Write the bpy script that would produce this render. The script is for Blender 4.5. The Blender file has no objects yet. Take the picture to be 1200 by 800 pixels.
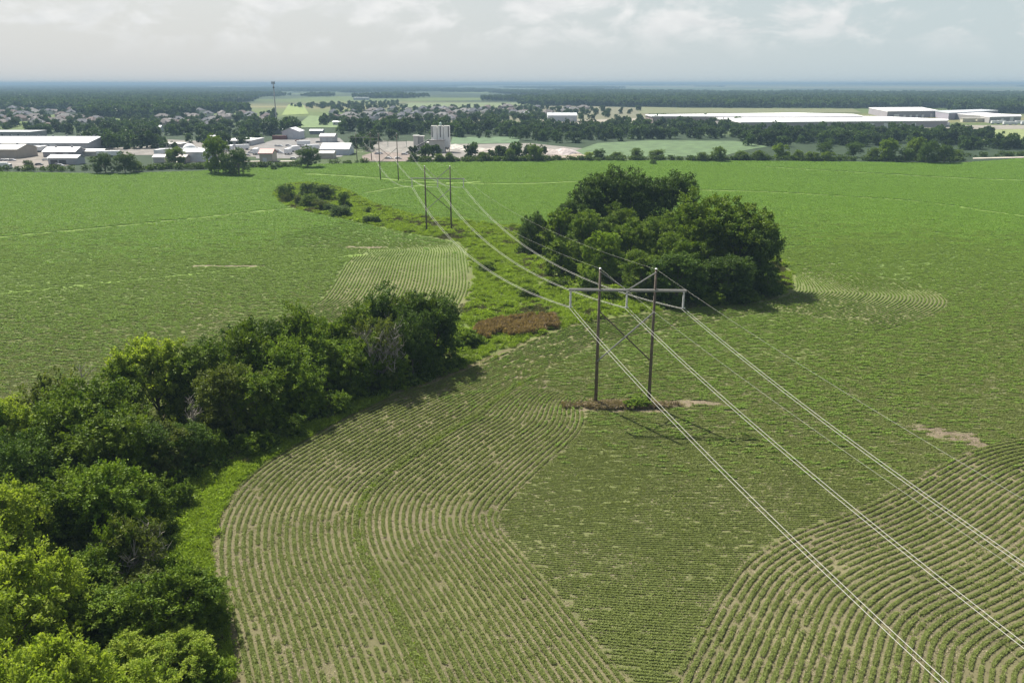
import bpy, math, random
import numpy as np
from mathutils import Vector, Quaternion
random.seed(7); RNG = np.random.default_rng(11)
SUN_E, SKY_S, EXPO = 5.0, .05, 1.12
CLOUD_D, CLOUD_L = (5.8,6.1,6.3,1), (9.7,9.6,9.4,1)
VEIL_L, VEIL_R = (6.55,6.8,6.95,1), (5.7,6.65,7.0,1)
HAZE, HAZE_C, HAZE_G, HAZE_TOP = 1.9e-4, (.26,.385,.51,1), 0.0, 58
S = bpy.context.scene; COL = S.collection
R = math.radians
# ------------------------------------------------------------------ camera geometry (photo is 1200 x 800)
H = 45.0; F = 933.0; PITCH = math.atan(302 / F); SP, CP = math.sin(PITCH), math.cos(PITCH)
def G(x, y, z=0.0):
    "point of the ground (or of the level z) seen at photo pixel x, y"
    u = (x - 600) / F; v = (y - 400) / F
    fh = CP - v * SP; dn = max(SP + v * CP, 0.0012)
    k = (H - z) / dn
    return Vector((u * k, fh * k, z))
def GP(pts): return np.array([G(*p)[:2] for p in pts])

# ------------------------------------------------------------------ materials
def nt(m):
    m.use_nodes = True; t = m.node_tree; t.nodes.clear(); return t
def N(t, typ, **kw):
    n = t.nodes.new(typ)
    for k, v in kw.items():
        if hasattr(n, k): setattr(n, k, v)
    return n
MATS = {}
def mat(name, col, rough=0.8, var=0.12, scale=0.6, metal=0.0, bump=0.0, spec=0.3):
    if name in MATS: return MATS[name]
    m = bpy.data.materials.new(name); t = nt(m); L = t.links.new
    o = N(t, 'ShaderNodeOutputMaterial'); b = N(t, 'ShaderNodeBsdfPrincipled')
    tc = N(t, 'ShaderNodeTexCoord'); nz = N(t, 'ShaderNodeTexNoise'); nz.inputs['Scale'].default_value = scale; nz.inputs['Detail'].default_value = 6
    L(tc.outputs['Object'], nz.inputs['Vector'])
    mp = N(t, 'ShaderNodeMapRange'); mp.inputs[1].default_value = .25; mp.inputs[2].default_value = .75
    mp.inputs[3].default_value = 1 - var; mp.inputs[4].default_value = 1 + var
    L(nz.outputs['Fac'], mp.inputs[0])
    mx = N(t, 'ShaderNodeVectorMath', operation='SCALE'); mx.inputs[0].default_value = col[:3]
    L(mp.outputs[0], mx.inputs['Scale']); L(mx.outputs[0], b.inputs['Base Color'])
    b.inputs['Roughness'].default_value = rough; b.inputs['Metallic'].default_value = metal; b.inputs['Specular IOR Level'].default_value = spec
    if bump:
        bp = N(t, 'ShaderNodeBump'); bp.inputs['Strength'].default_value = bump; L(nz.outputs['Fac'], bp.inputs['Height']); L(bp.outputs[0], b.inputs['Normal'])
    L(b.outputs[0], o.inputs[0]); MATS[name] = m; return m
def leafmat(name, c1, c2, trans=.35, objvar=.25, spec=.07):
    "foliage: colour varies leaf spray by leaf spray (attribute) and plant by plant"
    if name in MATS: return MATS[name]
    m = bpy.data.materials.new(name); t = nt(m); L = t.links.new
    o = N(t, 'ShaderNodeOutputMaterial'); at = N(t, 'ShaderNodeAttribute', attribute_name='tint')
    oi = N(t, 'ShaderNodeObjectInfo')
    mx = N(t, 'ShaderNodeMix', data_type='RGBA'); mx.inputs[6].default_value = (*c1, 1); mx.inputs[7].default_value = (*c2, 1)
    L(at.outputs['Fac'], mx.inputs[0])
    mp = N(t, 'ShaderNodeMapRange'); mp.inputs[3].default_value = 1 - objvar; mp.inputs[4].default_value = 1 + objvar
    L(oi.outputs['Random'], mp.inputs[0])
    sc = N(t, 'ShaderNodeVectorMath', operation='SCALE'); L(mx.outputs[2], sc.inputs[0]); L(mp.outputs[0], sc.inputs['Scale'])
    d = N(t, 'ShaderNodeBsdfPrincipled'); d.inputs['Roughness'].default_value = .55; d.inputs['Specular IOR Level'].default_value = spec
    tr = N(t, 'ShaderNodeBsdfTranslucent'); warm = N(t, 'ShaderNodeMix', data_type='RGBA', blend_type='MULTIPLY'); warm.inputs[0].default_value = 1
    L(sc.outputs[0], warm.inputs[6]); warm.inputs[7].default_value = (1.3, 1.35, .5, 1)
    L(sc.outputs[0], d.inputs['Base Color']); L(warm.outputs[2], tr.inputs['Color'])
    ms = N(t, 'ShaderNodeMixShader'); ms.inputs[0].default_value = trans
    L(d.outputs[0], ms.inputs[1]); L(tr.outputs[0], ms.inputs[2]); L(ms.outputs[0], o.inputs[0])
    MATS[name] = m; return m

# ------------------------------------------------------------------ object helpers
def tag(o, label=None, cat=None, group=None, kind=None):
    if label: o['label'] = label
    if cat: o['category'] = cat
    if group: o['group'] = group
    if kind: o['kind'] = kind
    return o
def empty(name, loc, rz=0, **kw):
    o = bpy.data.objects.new(name, None); COL.objects.link(o); o.location = loc; o.rotation_euler[2] = rz
    o.empty_display_size = .5
    return tag(o, **kw)
class MB:
    "collects shapes for ONE mesh"
    def __init__(s): s.v = []; s.f = []; s.smooth = False
    def add(s, vs, fs):
        b = len(s.v); s.v += [tuple(p) for p in vs]; s.f += [tuple(i + b for i in f) for f in fs]; return s
    def box(s, x0, x1, y0, y1, z0, z1):
        return s.add([(x0,y0,z0),(x1,y0,z0),(x1,y1,z0),(x0,y1,z0),(x0,y0,z1),(x1,y0,z1),(x1,y1,z1),(x0,y1,z1)],
              [(0,3,2,1),(4,5,6,7),(0,1,5,4),(1,2,6,5),(2,3,7,6),(3,0,4,7)])
    def prism(s, prof, x0, x1):
        "profile in y,z pushed along x"
        n = len(prof); vs = [(x0, a, b) for a, b in prof] + [(x1, a, b) for a, b in prof]
        fs = [tuple(range(n))[::-1], tuple(range(n, 2*n))] + [(i, (i+1) % n, n+(i+1) % n, n+i) for i in range(n)]
        return s.add(vs, fs)
    def tube(s, pts, rad, n=6, cap=True):
        pts = [Vector(p) for p in pts]; rads = rad if isinstance(rad, (list, tuple)) else [rad]*len(pts)
        vs = []; fs = []; ref = None
        for i, p in enumerate(pts):
            d = (pts[min(i+1, len(pts)-1)] - pts[max(i-1, 0)]).normalized()
            if ref is None: ref = d.orthogonal().normalized()
            ref = (ref - d * ref.dot(d)).normalized(); w = d.cross(ref)
            for k in range(n):
                a = 2*math.pi*k/n; vs.append(p + (ref*math.cos(a) + w*math.sin(a))*rads[i])
        for i in range(len(pts)-1):
            for k in range(n): fs.append((i*n+k, i*n+(k+1) % n, (i+1)*n+(k+1) % n, (i+1)*n+k))
        if cap: fs += [tuple(range(n))[::-1], tuple(range((len(pts)-1)*n, len(pts)*n))]
        return s.add(vs, fs)
    def lathe(s, prof, n=16, cx=0, cy=0):
        vs = []; fs = []
        for r, z in prof:
            for k in range(n):
                a = 2*math.pi*k/n; vs.append((cx + r*math.cos(a), cy + r*math.sin(a), z))
        m = len(prof)
        for i in range(m-1):
            for k in range(n): fs.append((i*n+k, i*n+(k+1) % n, (i+1)*n+(k+1) % n, (i+1)*n+k))
        fs += [tuple(range(n))[::-1], tuple(range((m-1)*n, m*n))]
        return s.add(vs, fs)
    def mesh(s, name, m):
        me = bpy.data.meshes.new(name); me.from_pydata(s.v, [], s.f); me.materials.append(m)
        if s.smooth: me.polygons.foreach_set('use_smooth', [True]*len(me.polygons))
        me.update(); return me
    def build(s, name, m, parent=None, loc=None):
        o = bpy.data.objects.new(name, s.mesh(name, m)); COL.objects.link(o); o.parent = parent
        if loc is not None: o.location = loc
        return o
def quads_mesh(name, V, m, tint=None):
    "V: (n,4,3) array of quads"
    n = len(V); me = bpy.data.meshes.new(name)
    me.vertices.add(4*n); me.vertices.foreach_set('co', V.reshape(-1).astype(np.float32))
    me.loops.add(4*n); me.loops.foreach_set('vertex_index', np.arange(4*n, dtype=np.int32))
    me.polygons.add(n); me.polygons.foreach_set('loop_start', np.arange(0, 4*n, 4, dtype=np.int32))
    if tint is not None:
        a = me.attributes.new('tint', 'FLOAT', 'FACE'); a.data.foreach_set('value', tint.astype(np.float32))
    me.materials.append(m); me.update(calc_edges=True); me.validate(); return me
def copy_thing(o, loc, rz, sc, label, group=None):
    c = o.copy(); COL.objects.link(c); c.location = loc; c.rotation_euler[2] = rz; c.scale = sc; c['label'] = label
    if group: c['group'] = group
    elif 'group' in c: del c['group']
    for ch in o.children:
        d = ch.copy(); COL.objects.link(d); d.parent = c
        for g in ch.children:
            e = g.copy(); COL.objects.link(e); e.parent = d
    return c

# ------------------------------------------------------------------ numeric helpers
def seg_dist(P, poly):
    d = np.full(len(P), 1e18)
    for a, b in zip(poly[:-1], poly[1:]):
        ab = b - a; L2 = max((ab**2).sum(), 1e-9)
        t = np.clip(((P - a) @ ab) / L2, 0, 1)
        q = a + t[:, None]*ab; d = np.minimum(d, ((P - q)**2).sum(1))
    return np.sqrt(d)
def inside(P, poly):
    c = np.zeros(len(P), bool); n = len(poly)
    for i in range(n):
        x0, y0 = poly[i-1]; x1, y1 = poly[i]
        if y0 == y1: continue
        k = ((y0 > P[:, 1]) != (y1 > P[:, 1])) & (P[:, 0] < (x1-x0)*(P[:, 1]-y0)/(y1-y0) + x0)
        c ^= k
    return c
TBL = RNG.random((256, 256))
def vnoise(P, s, off=0):
    x = P[:, 0]/s + 37.3*off; y = P[:, 1]/s + 11.9*off
    xi = np.floor(x).astype(int); yi = np.floor(y).astype(int); fx = x-xi; fy = y-yi
    fx = fx*fx*(3-2*fx); fy = fy*fy*(3-2*fy)
    g = lambda a, b: TBL[a % 256, b % 256]
    return (g(xi,yi)*(1-fx)+g(xi+1,yi)*fx)*(1-fy) + (g(xi,yi+1)*(1-fx)+g(xi+1,yi+1)*fx)*fy
def fbm(P, s, off=0, o=4):
    v = 0; a = .5; t = 0
    for k in range(o): v = v + a*vnoise(P, s/2**k, off+k*3.1); t += a; a *= .5
    return v/t
def smooth(poly, it=2):
    for _ in range(it):
        q = [poly[0]]
        for a, b in zip(poly[:-1], poly[1:]): q += [a*.75+b*.25, a*.25+b*.75]
        poly = np.array(q + [poly[-1]])
    return poly

# ------------------------------------------------------------------ the land: field edges traced on the ground
E_R = smooth(GP([(275,900),(270,830),(262,780),(255,740),(242,700),(236,650),(245,605),(275,562),(320,530),(370,503),(410,482),(455,462),(500,448),(545,430),
          (570,418),(610,402),(660,383),(700,374),(745,368),(800,360),(860,357),(905,350),(926,340),(928,325),(915,305),(890,288),(850,275)]), 2)
E_BACK = smooth(GP([(850,275),(790,268),(700,264),(640,264),(600,266),(560,262),(510,257),(460,246),(430,236),(405,222),(370,214),(335,215),(320,226)]), 2)
E_L = smooth(GP([(320,226),(330,239),(360,249),(392,254),(425,262),(455,268),(490,275),(537,283),(549,292),(552,307),(556,330),(552,348),(540,368),(500,388),
          (450,410),(400,428),(350,440),(300,453),(250,468),(200,486),(150,508),(100,532),(50,556),(0,582),(-80,620),(-200,690),(-400,820)]), 2)
W_POLY = np.vstack([E_R, E_BACK, E_L])
P_R = smooth(GP([(790,880),(760,830),(740,800),(690,740),(650,690),(610,645),(583,613),(592,592),(640,545),(680,510),(687,492),(684,476),(690,468),(720,460),
          (800,448),(900,430),(1010,395),(1090,372),(1116,355),(1095,340),(1050,328),(1000,318),(950,300),(900,280)]), 2)
P_L = smooth(GP([(330,290),(425,291.5),(408,303),(396,322),(385,340),(374,354),(340,370),(280,392),(200,420),(100,455),(0,505),(-200,590),(-400,720)]), 1)
HD_R = np.vstack([E_R, P_R[::-1]])
HD_L = np.vstack([E_L, P_L[::-1]])
GRN = GP([(640,432),(700,402),(860,372),(918,364),(960,372),(1010,376),(1030,392),(960,440),(720,475),(692,468),(640,456)])
C_B = smooth(GP([(760,850),(785,800),(820,735),(860,668),(895,640),(940,618),(1000,598),(1050,575),(1095,548),(1140,525),(1200,513),(1320,503)]), 2)
C_POLY = np.vstack([C_B, GP([(1500,700),(1500,950),(740,950)])])
FAR = GP([(-500,203),(-200,203),(0,202),(130,204),(230,201),(300,196),(360,193),(430,191),(480,190),(700,188.5),(900,189),(1000,190),(1080,191),(1130,191),(1200,186),(1400,184),(1800,184)])
FIELD = np.vstack([FAR, np.array([(600, -60), (-600, -60)])])
TERR = [smooth(GP(p), 2) for p in (
    [(-150,292),(0,278),(100,269),(200,259),(300,248),(350,244)], [(-150,358),(0,344),(100,334),(200,324),(300,313),(420,299)],
    [(360,204),(420,207),(500,214),(600,216),(660,214),(760,208)], [(815,223),(900,225),(1000,231),(1080,236),(1200,254),(1350,272)],
    [(430,226),(470,219),(560,213)], [(900,196),(1000,202),(1100,208),(1200,212),(1400,216)])]
BARE = [(GP([q])[0], rx, ry) for q, rx, ry in (((1078,498.5),2.2,.7),((1092,503),2.6,.8),((1108,508.5),3.0,.9),((1124,514.5),2.8,.8),((1140,521),2.2,.6),((805,472),6.0,1.1),((728,476),8.5,1.9),((430,290),7,.9),((270,312),9,1.0))]
def row_coord(P):
    X, Y = P[:, 0], P[:, 1]
    r = Y + .05*X + 5*np.sin(X/48+.6) + 2*np.sin(X/17+Y/60)
    r = r*np.where(Y < 400, 2.0, 1.0)                             # drilled twice as close inside the headlands
    a = inside(P, HD_R) & ~inside(P, GRN); b = inside(P, HD_L); c = inside(P, C_POLY)
    if a.any():
        e = seg_dist(P[a], E_R); p = seg_dist(P[a], P_R); w = e+p; k = (w > 17) & (w < 50); a[np.where(a)[0][~k]] = False; r[a] = (32*e/(w+1e-6))[k]
    if b.any():
        e = seg_dist(P[b], E_L); p = seg_dist(P[b], P_L); w = e+p; k = (w > 17) & (w < 50); b[np.where(b)[0][~k]] = False; r[b] = (32*e/(w+1e-6))[k]
    if c.any(): r[c] = seg_dist(P[c], C_B)
    return r, a, b, c

# ------------------------------------------------------------------ ground sheet
def axis(lo, hi, step, far, grow):
    a = list(np.arange(lo, hi, step)); s = step; x = a[-1]
    while x < far: s *= grow; x += s; a.append(x)
    return a
ya = axis(20, 300, .9, 540, 1.02); s = ya[-1]-ya[-2]; y = ya[-1]
while y < 27000: s *= 1.045; y += s; ya.append(y)
ya = [-400, -150, -60, -20, 0, 12] + ya
xp = axis(0, 170, 1.0, 20000, 1.055)
xa = sorted([-x for x in xp[1:]] + xp)
xa = np.array(xa); ya = np.array(ya); nx, ny = len(xa), len(ya)
XX, YY = np.meshgrid(xa, ya); P = np.column_stack([XX.ravel(), YY.ravel()])
def hill(P):
    "the land rises gently far away, more to the right"
    d = np.maximum(P[:, 1]-4500, 0)
    return np.minimum(d/1000*(1.5 + 2.6*np.clip(P[:, 0]/(P[:, 1]+1)*1.4+.3, 0, 1.2)) * (fbm(P, 3500, 5)+.25), 38)
Z = hill(P)
def gcolor(P):
    n = fbm(P, 14, 1); n2 = fbm(P, 60, 2); n3 = fbm(P, 400, 4)
    soil = np.array([.125,.098,.064])[None]*(.75+.5*n[:, None]) + np.array([.05,.043,.036])[None]*(n2[:, None]-.4)
    col = soil.copy()
    far = ~inside(P, FIELD)
    grass = np.array([.085,.115,.035]); wood = np.array([.028,.045,.022]); straw = np.array([.17,.16,.075])
    m = np.clip((n3-.42)*6, 0, 1)[:, None]; fc = grass*(1-m) + wood*m
    m2 = np.clip((fbm(P*np.array([.5, 1.0]), 700, 9)-.66+np.clip((P[:, 1]-2800)/3000, 0, 1)*np.clip(P[:, 0]/(P[:, 1]+1)*1.2+.05, 0, .22))*9, 0, 1)[:, None]; fc = fc*(1-m2) + straw*m2
    col[far] = fc[far]
    w = inside(P, W_POLY)
    wn = n[:, None]; wc = np.array([.09,.135,.026])*(1-wn) + np.array([.10,.115,.04])*wn
    col[w] = wc[w]
    f = ~far & ~w
    dE = np.minimum(seg_dist(P, E_R), np.minimum(seg_dist(P, E_L), seg_dist(P, E_BACK)))
    k = f & (dE < .5 + 1.6*(n-.25))                                    # bare reddish strip along the field edge
    col[k] = np.array([.125,.09,.06])*(.8+.4*n[k, None])
    hd = inside(P, HD_R) | inside(P, HD_L) | inside(P, C_POLY)      # thin green weeds and seedlings between the rows, most in the closed far crop
    grn = inside(P, GRN); hd &= ~grn; t = (np.where(hd, .38, .85) + np.clip((P[:, 1]-120)/120, 0, 1)*.45)*np.clip(.5+fbm(P, 18, 12), .4, 1.15); t = np.clip(t*np.where((P[:, 0] < 0) & (P[:, 1] > 125) & (P[:, 1] < 235), .8, 1), 0, .92)[f, None]; far_t = np.clip((P[f, 1]-110)/170, 0, 1)[:, None]
    col[f] = col[f]*(1-t) + (np.array([.105,.125,.042])*(1-far_t) + np.array([.095,.175,.03])*far_t)*(.78+.44*fbm(P[f], 120, 33)[:, None])*t
    for q in TERR:
        k = f & (seg_dist(P, q) < .7+.004*P[:, 1]); col[k] = np.array([.125,.185,.038])
    for c, rx, ry in BARE:
        k = f & ((((P-c)/np.array([rx, ry]))**2).sum(1) < 2.3*fbm(P, 2.2, 14, 3)**2*1.6); col[k] = np.array([.16,.13,.09])
    k = ~far & (np.abs(seg_dist(P, FAR)) < 7); col[k] = np.array([.19,.18,.06])
    return np.clip(col, .005, .9)
col = gcolor(P)
me = bpy.data.meshes.new('ground'); me.vertices.add(nx*ny)
me.vertices.foreach_set('co', np.column_stack([P, Z]).astype(np.float32).ravel())
ii = (np.arange(ny-1)[:, None]*nx + np.arange(nx-1)[None]).ravel()
q = np.column_stack([ii, ii+1, ii+nx+1, ii+nx]).astype(np.int32)
me.loops.add(q.size); me.loops.foreach_set('vertex_index', q.ravel()); me.polygons.add(len(q)); me.polygons.foreach_set('loop_start', np.arange(0, q.size, 4, dtype=np.int32))
at = me.attributes.new('gcol', 'FLOAT_COLOR', 'POINT'); at.data.foreach_set('color', np.column_stack([col, np.ones(len(col))]).astype(np.float32).ravel())
me.update(calc_edges=True)
gm = bpy.data.materials.new('ground_soil'); t = nt(gm); L = t.links.new
o = N(t, 'ShaderNodeOutputMaterial'); b = N(t, 'ShaderNodeBsdfPrincipled'); b.inputs['Roughness'].default_value = .95; b.inputs['Specular IOR Level'].default_value = .1
a = N(t, 'ShaderNodeAttribute', attribute_name='gcol'); tc = N(t, 'ShaderNodeTexCoord')
n1 = N(t, 'ShaderNodeTexNoise'); n1.inputs['Scale'].default_value = 1.7; n1.inputs['Detail'].default_value = 8; n1.inputs['Roughness'].default_value = .7
n2 = N(t, 'ShaderNodeTexNoise'); n2.inputs['Scale'].default_value = .11; n2.inputs['Detail'].default_value = 5
for n in (n1, n2): L(tc.outputs['Object'], n.inputs['Vector'])
ad = N(t, 'ShaderNodeMath', operation='ADD'); L(n1.outputs['Fac'], ad.inputs[0]); L(n2.outputs['Fac'], ad.inputs[1])
mp = N(t, 'ShaderNodeMapRange'); mp.inputs[1].default_value = .6; mp.inputs[2].default_value = 1.4; mp.inputs[3].default_value = .62; mp.inputs[4].default_value = 1.38; L(ad.outputs[0], mp.inputs[0])
sc = N(t, 'ShaderNodeVectorMath', operation='SCALE'); L(a.outputs['Color'], sc.inputs[0]); L(mp.outputs[0], sc.inputs['Scale']); L(sc.outputs[0], b.inputs['Base Color'])
bp = N(t, 'ShaderNodeBump'); bp.inputs['Strength'].default_value = .6; bp.inputs['Distance'].default_value = .12; L(n1.outputs['Fac'], bp.inputs['Height']); L(bp.outputs[0], b.inputs['Normal'])
L(b.outputs[0], o.inputs[0]); me.materials.append(gm)
go = bpy.data.objects.new('ground', me); COL.objects.link(go); tag(go, 'brown soil of the crop fields and the land out to the horizon', 'ground', kind='structure')

# ------------------------------------------------------------------ scattered ground cover (stuff)
def proto_coll(name, meshes):
    c = bpy.data.collections.new(name)
    for i, m in enumerate(meshes): c.objects.link(bpy.data.objects.new(f'{name}_{i:02d}', m))
    return c
def scatter(name, P3, rot, scl, meshes, label, cat):
    me = bpy.data.meshes.new(name); n = len(P3); me.vertices.add(n); me.vertices.foreach_set('co', P3.astype(np.float32).ravel())
    for nm, typ, arr in (('rz','FLOAT',rot),('sc','FLOAT',scl),('ix','INT',RNG.integers(0, len(meshes), n))):
        me.attributes.new(nm, typ, 'POINT').data.foreach_set('value', arr.astype(np.int32 if typ == 'INT' else np.float32))
    ob = bpy.data.objects.new(name, me); COL.objects.link(ob)
    g = bpy.data.node_groups.new(name, 'GeometryNodeTree'); g.interface.new_socket('Geometry', in_out='INPUT', socket_type='NodeSocketGeometry'); g.interface.new_socket('Geometry', in_out='OUTPUT', socket_type='NodeSocketGeometry')
    gi = g.nodes.new('NodeGroupInput'); gout = g.nodes.new('NodeGroupOutput'); ip = g.nodes.new('GeometryNodeInstanceOnPoints')
    ci = g.nodes.new('GeometryNodeCollectionInfo'); ci.inputs['Collection'].default_value = proto_coll(name, meshes); ci.inputs['Separate Children'].default_value = True; ci.inputs['Reset Children'].default_value = True
    def att(nm, typ):
        a = g.nodes.new('GeometryNodeInputNamedAttribute'); a.data_type = typ; a.inputs['Name'].default_value = nm; return a.outputs['Attribute']
    cx = g.nodes.new('ShaderNodeCombineXYZ'); l = g.links.new
    l(att('rz','FLOAT'), cx.inputs['Z']); l(gi.outputs[0], ip.inputs['Points']); l(ci.outputs[0], ip.inputs['Instance'])
    ip.inputs['Pick Instance'].default_value = True; l(att('ix','INT'), ip.inputs['Instance Index']); l(cx.outputs[0], ip.inputs['Rotation']); l(att('sc','FLOAT'), ip.inputs['Scale'])
    l(ip.outputs[0], gout.inputs[0])
    md = ob.modifiers.new('scatter', 'NODES'); md.node_group = g
    return tag(ob, label, cat, kind='stuff')
def rand_dirs(n, up=0.0):
    d = RNG.normal(size=(n, 3)); d[:, 2] += up; return d/np.linalg.norm(d, axis=1)[:, None]
def leaf_quads(C, D, size, asp=.62, jit=.35, flat=0.0):
    "diamond leaf sprays centred at C, long axis D"
    n = len(C); s = size*(1+jit*(RNG.random(n)-.5)*2); a = rand_dirs(n, flat); w = np.cross(D, a); w /= np.linalg.norm(w, axis=1)[:, None]+1e-9
    l = D*s[:, None]*.5; w = w*(s*asp*.5)[:, None]
    return np.stack([C-l, C+w-l*.1, C+l, C-w-l*.1], 1)
def row_piece(length, plants, leaves, hgt, wid, leaf, m):
    n = plants*leaves; px = np.repeat((np.arange(plants)+.5)/plants*length-length/2 + RNG.normal(0, .04, plants), leaves); py = np.repeat(RNG.normal(0, .035, plants), leaves)
    ph = np.repeat(.55+.8*RNG.random(plants), leaves)
    a = RNG.random(n)*2*math.pi; rr = np.sqrt(RNG.random(n))*wid; zz = hgt*ph*(.35+.65*RNG.random(n))
    C = np.column_stack([px+np.cos(a)*rr, py+np.sin(a)*rr, zz])
    D = np.column_stack([np.cos(a), np.sin(a), RNG.normal(.1, .35, n)]); D /= np.linalg.norm(D, axis=1)[:, None]
    Q = leaf_quads(C, D, leaf, .8, flat=2.2)
    Q[..., 2] = np.maximum(Q[..., 2], .01)
    return quads_mesh('row_piece', Q, m, RNG.random(n))
CROP = leafmat('crop_leaf', (.115,.185,.034), (.205,.29,.058), .32, .12); CROPF = leafmat('crop_leaf_far', (.10,.19,.03), (.185,.30,.05), .32, .12); CROPN = leafmat('crop_leaf_near', (.115,.145,.04), (.20,.235,.07), .32, .14)
def frustum_pts(n, y0, y1):
    y = np.sqrt(RNG.random(n)*(y1**2-y0**2)+y0**2); x = (RNG.random(n)*2-1)*(.70*y+8); return np.column_stack([x, y])
def on_rows(P, sp, keepE=.45):
    P = P[inside(P, FIELD) & ~inside(P, W_POLY)]
    for it in range(2):
        r, a, b, c = row_coord(P); e = .15
        gx = (row_coord(P+[e, 0])[0]-row_coord(P-[e, 0])[0])/(2*e); gy = (row_coord(P+[0, e])[0]-row_coord(P-[0, e])[0])/(2*e)
        g2 = gx**2+gy**2; ok = (g2 > .25) & (g2 < 7); P, r, gx, gy, g2 = P[ok], r[ok], gx[ok], gy[ok], g2[ok]
        tgt = (np.floor(r/sp)+.5)*sp; st = (tgt-r)/g2
        P = P + np.column_stack([gx, gy])*st[:, None]
    ang = np.arctan2(gy, gx)+math.pi/2
    r, a, b, c = row_coord(P)
    dE = np.minimum(seg_dist(P, E_R), np.minimum(seg_dist(P, E_L), seg_dist(P, E_BACK)))
    ok = (dE > keepE+1.2*fbm(P, 6, 3)) & ~inside(P, W_POLY)
    n = fbm(P, 9, 7)
    for q in TERR: ok &= seg_dist(P, q) > np.where(P[:, 1] > 215, .0068*P[:, 1], .45)
    for cc, rx, ry in BARE: ok &= (((P-cc)/np.array([rx, ry]))**2).sum(1) > 2.3*fbm(P, 2.2, 14, 3)**2*1.6
    return P[ok], ang[ok], r[ok], a[ok], b[ok], c[ok]
def crop(name, n, y0, y1, sp, protos, label, kscale=1.0, fin=None, fout=None, part=None):
    P, ang, r, a, b, c = on_rows(frustum_pts(n, y0, y1), sp)
    v = .5*fbm(P, 22, 2)+.3*fbm(P, 5, 8)+.2*fbm(P, 90, 6)
    vig = np.clip(.80+.8*(v-.42), .55, 1.12)
    hd = (a | b | c); vig = np.where(hd, vig*np.where(P[:, 1] < 150, .95, .8), vig*np.where(P[:, 1] < 230, .9, 1))
    fd = np.ones(len(P))*(1 if part is None else (hd if part == 'head' else ~hd)); yy = P[:, 1]+14*np.sin(P[:, 0]/23)+20*(fbm(P, 30, 61)-.5)
    if fin: fd *= np.clip((yy-fin[0])/(fin[1]-fin[0]), 0, 1)
    if fout: fd *= np.clip((fout[1]-yy)/(fout[1]-fout[0]), 0, 1)
    k = RNG.random(len(P)) < fd*np.where(P[:, 1] > 138, 1, np.clip(vig*1.35, .5, 1))
    P, ang, r, a, vig = P[k], ang[k], r[k], a[k], vig[k]
    edge = a & (np.abs(r-16) < .5); vig = np.where(edge, vig*1.35, vig)       # the double-sown green row
    sc = vig*(.85+.3*RNG.random(len(P)))*kscale
    P3 = np.column_stack([P, np.full(len(P), -.01)])
    scatter(name, P3, ang+RNG.normal(0, .04, len(P))+math.pi*(RNG.random(len(P)) < .5), sc, protos, label, 'crop')
crop('crop_rows', 215000, 42, 218, .74, [row_piece(.95, 7, 19, .20, .215, .115, CROPN) for _ in range(6)], 'young green crop in curved rows on the near brown soil', fout=(95, 205), part='head')
crop('crop_rows', 330000, 42, 205, .74, [row_piece(.95, 9, 8, .125, .14, .12, CROPN) for _ in range(6)], 'low close-drilled green crop in the middle of the near field', fout=(95, 195), part='inside')
crop('crop_rows', 220000, 85, 330, .74, [row_piece(1.3, 9, 11, .26, .19, .18, CROP) for _ in range(6)], 'young green crop rows in the middle of the fields', fin=(95, 195), fout=(215, 320))
crop('crop_rows', 150000, 205, 545, 1.6, [row_piece(3.4, 26, 10, .28, .78, .34, CROPF) for _ in range(6)], 'bright green crop covering the far part of the fields', fin=(215, 310))

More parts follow.
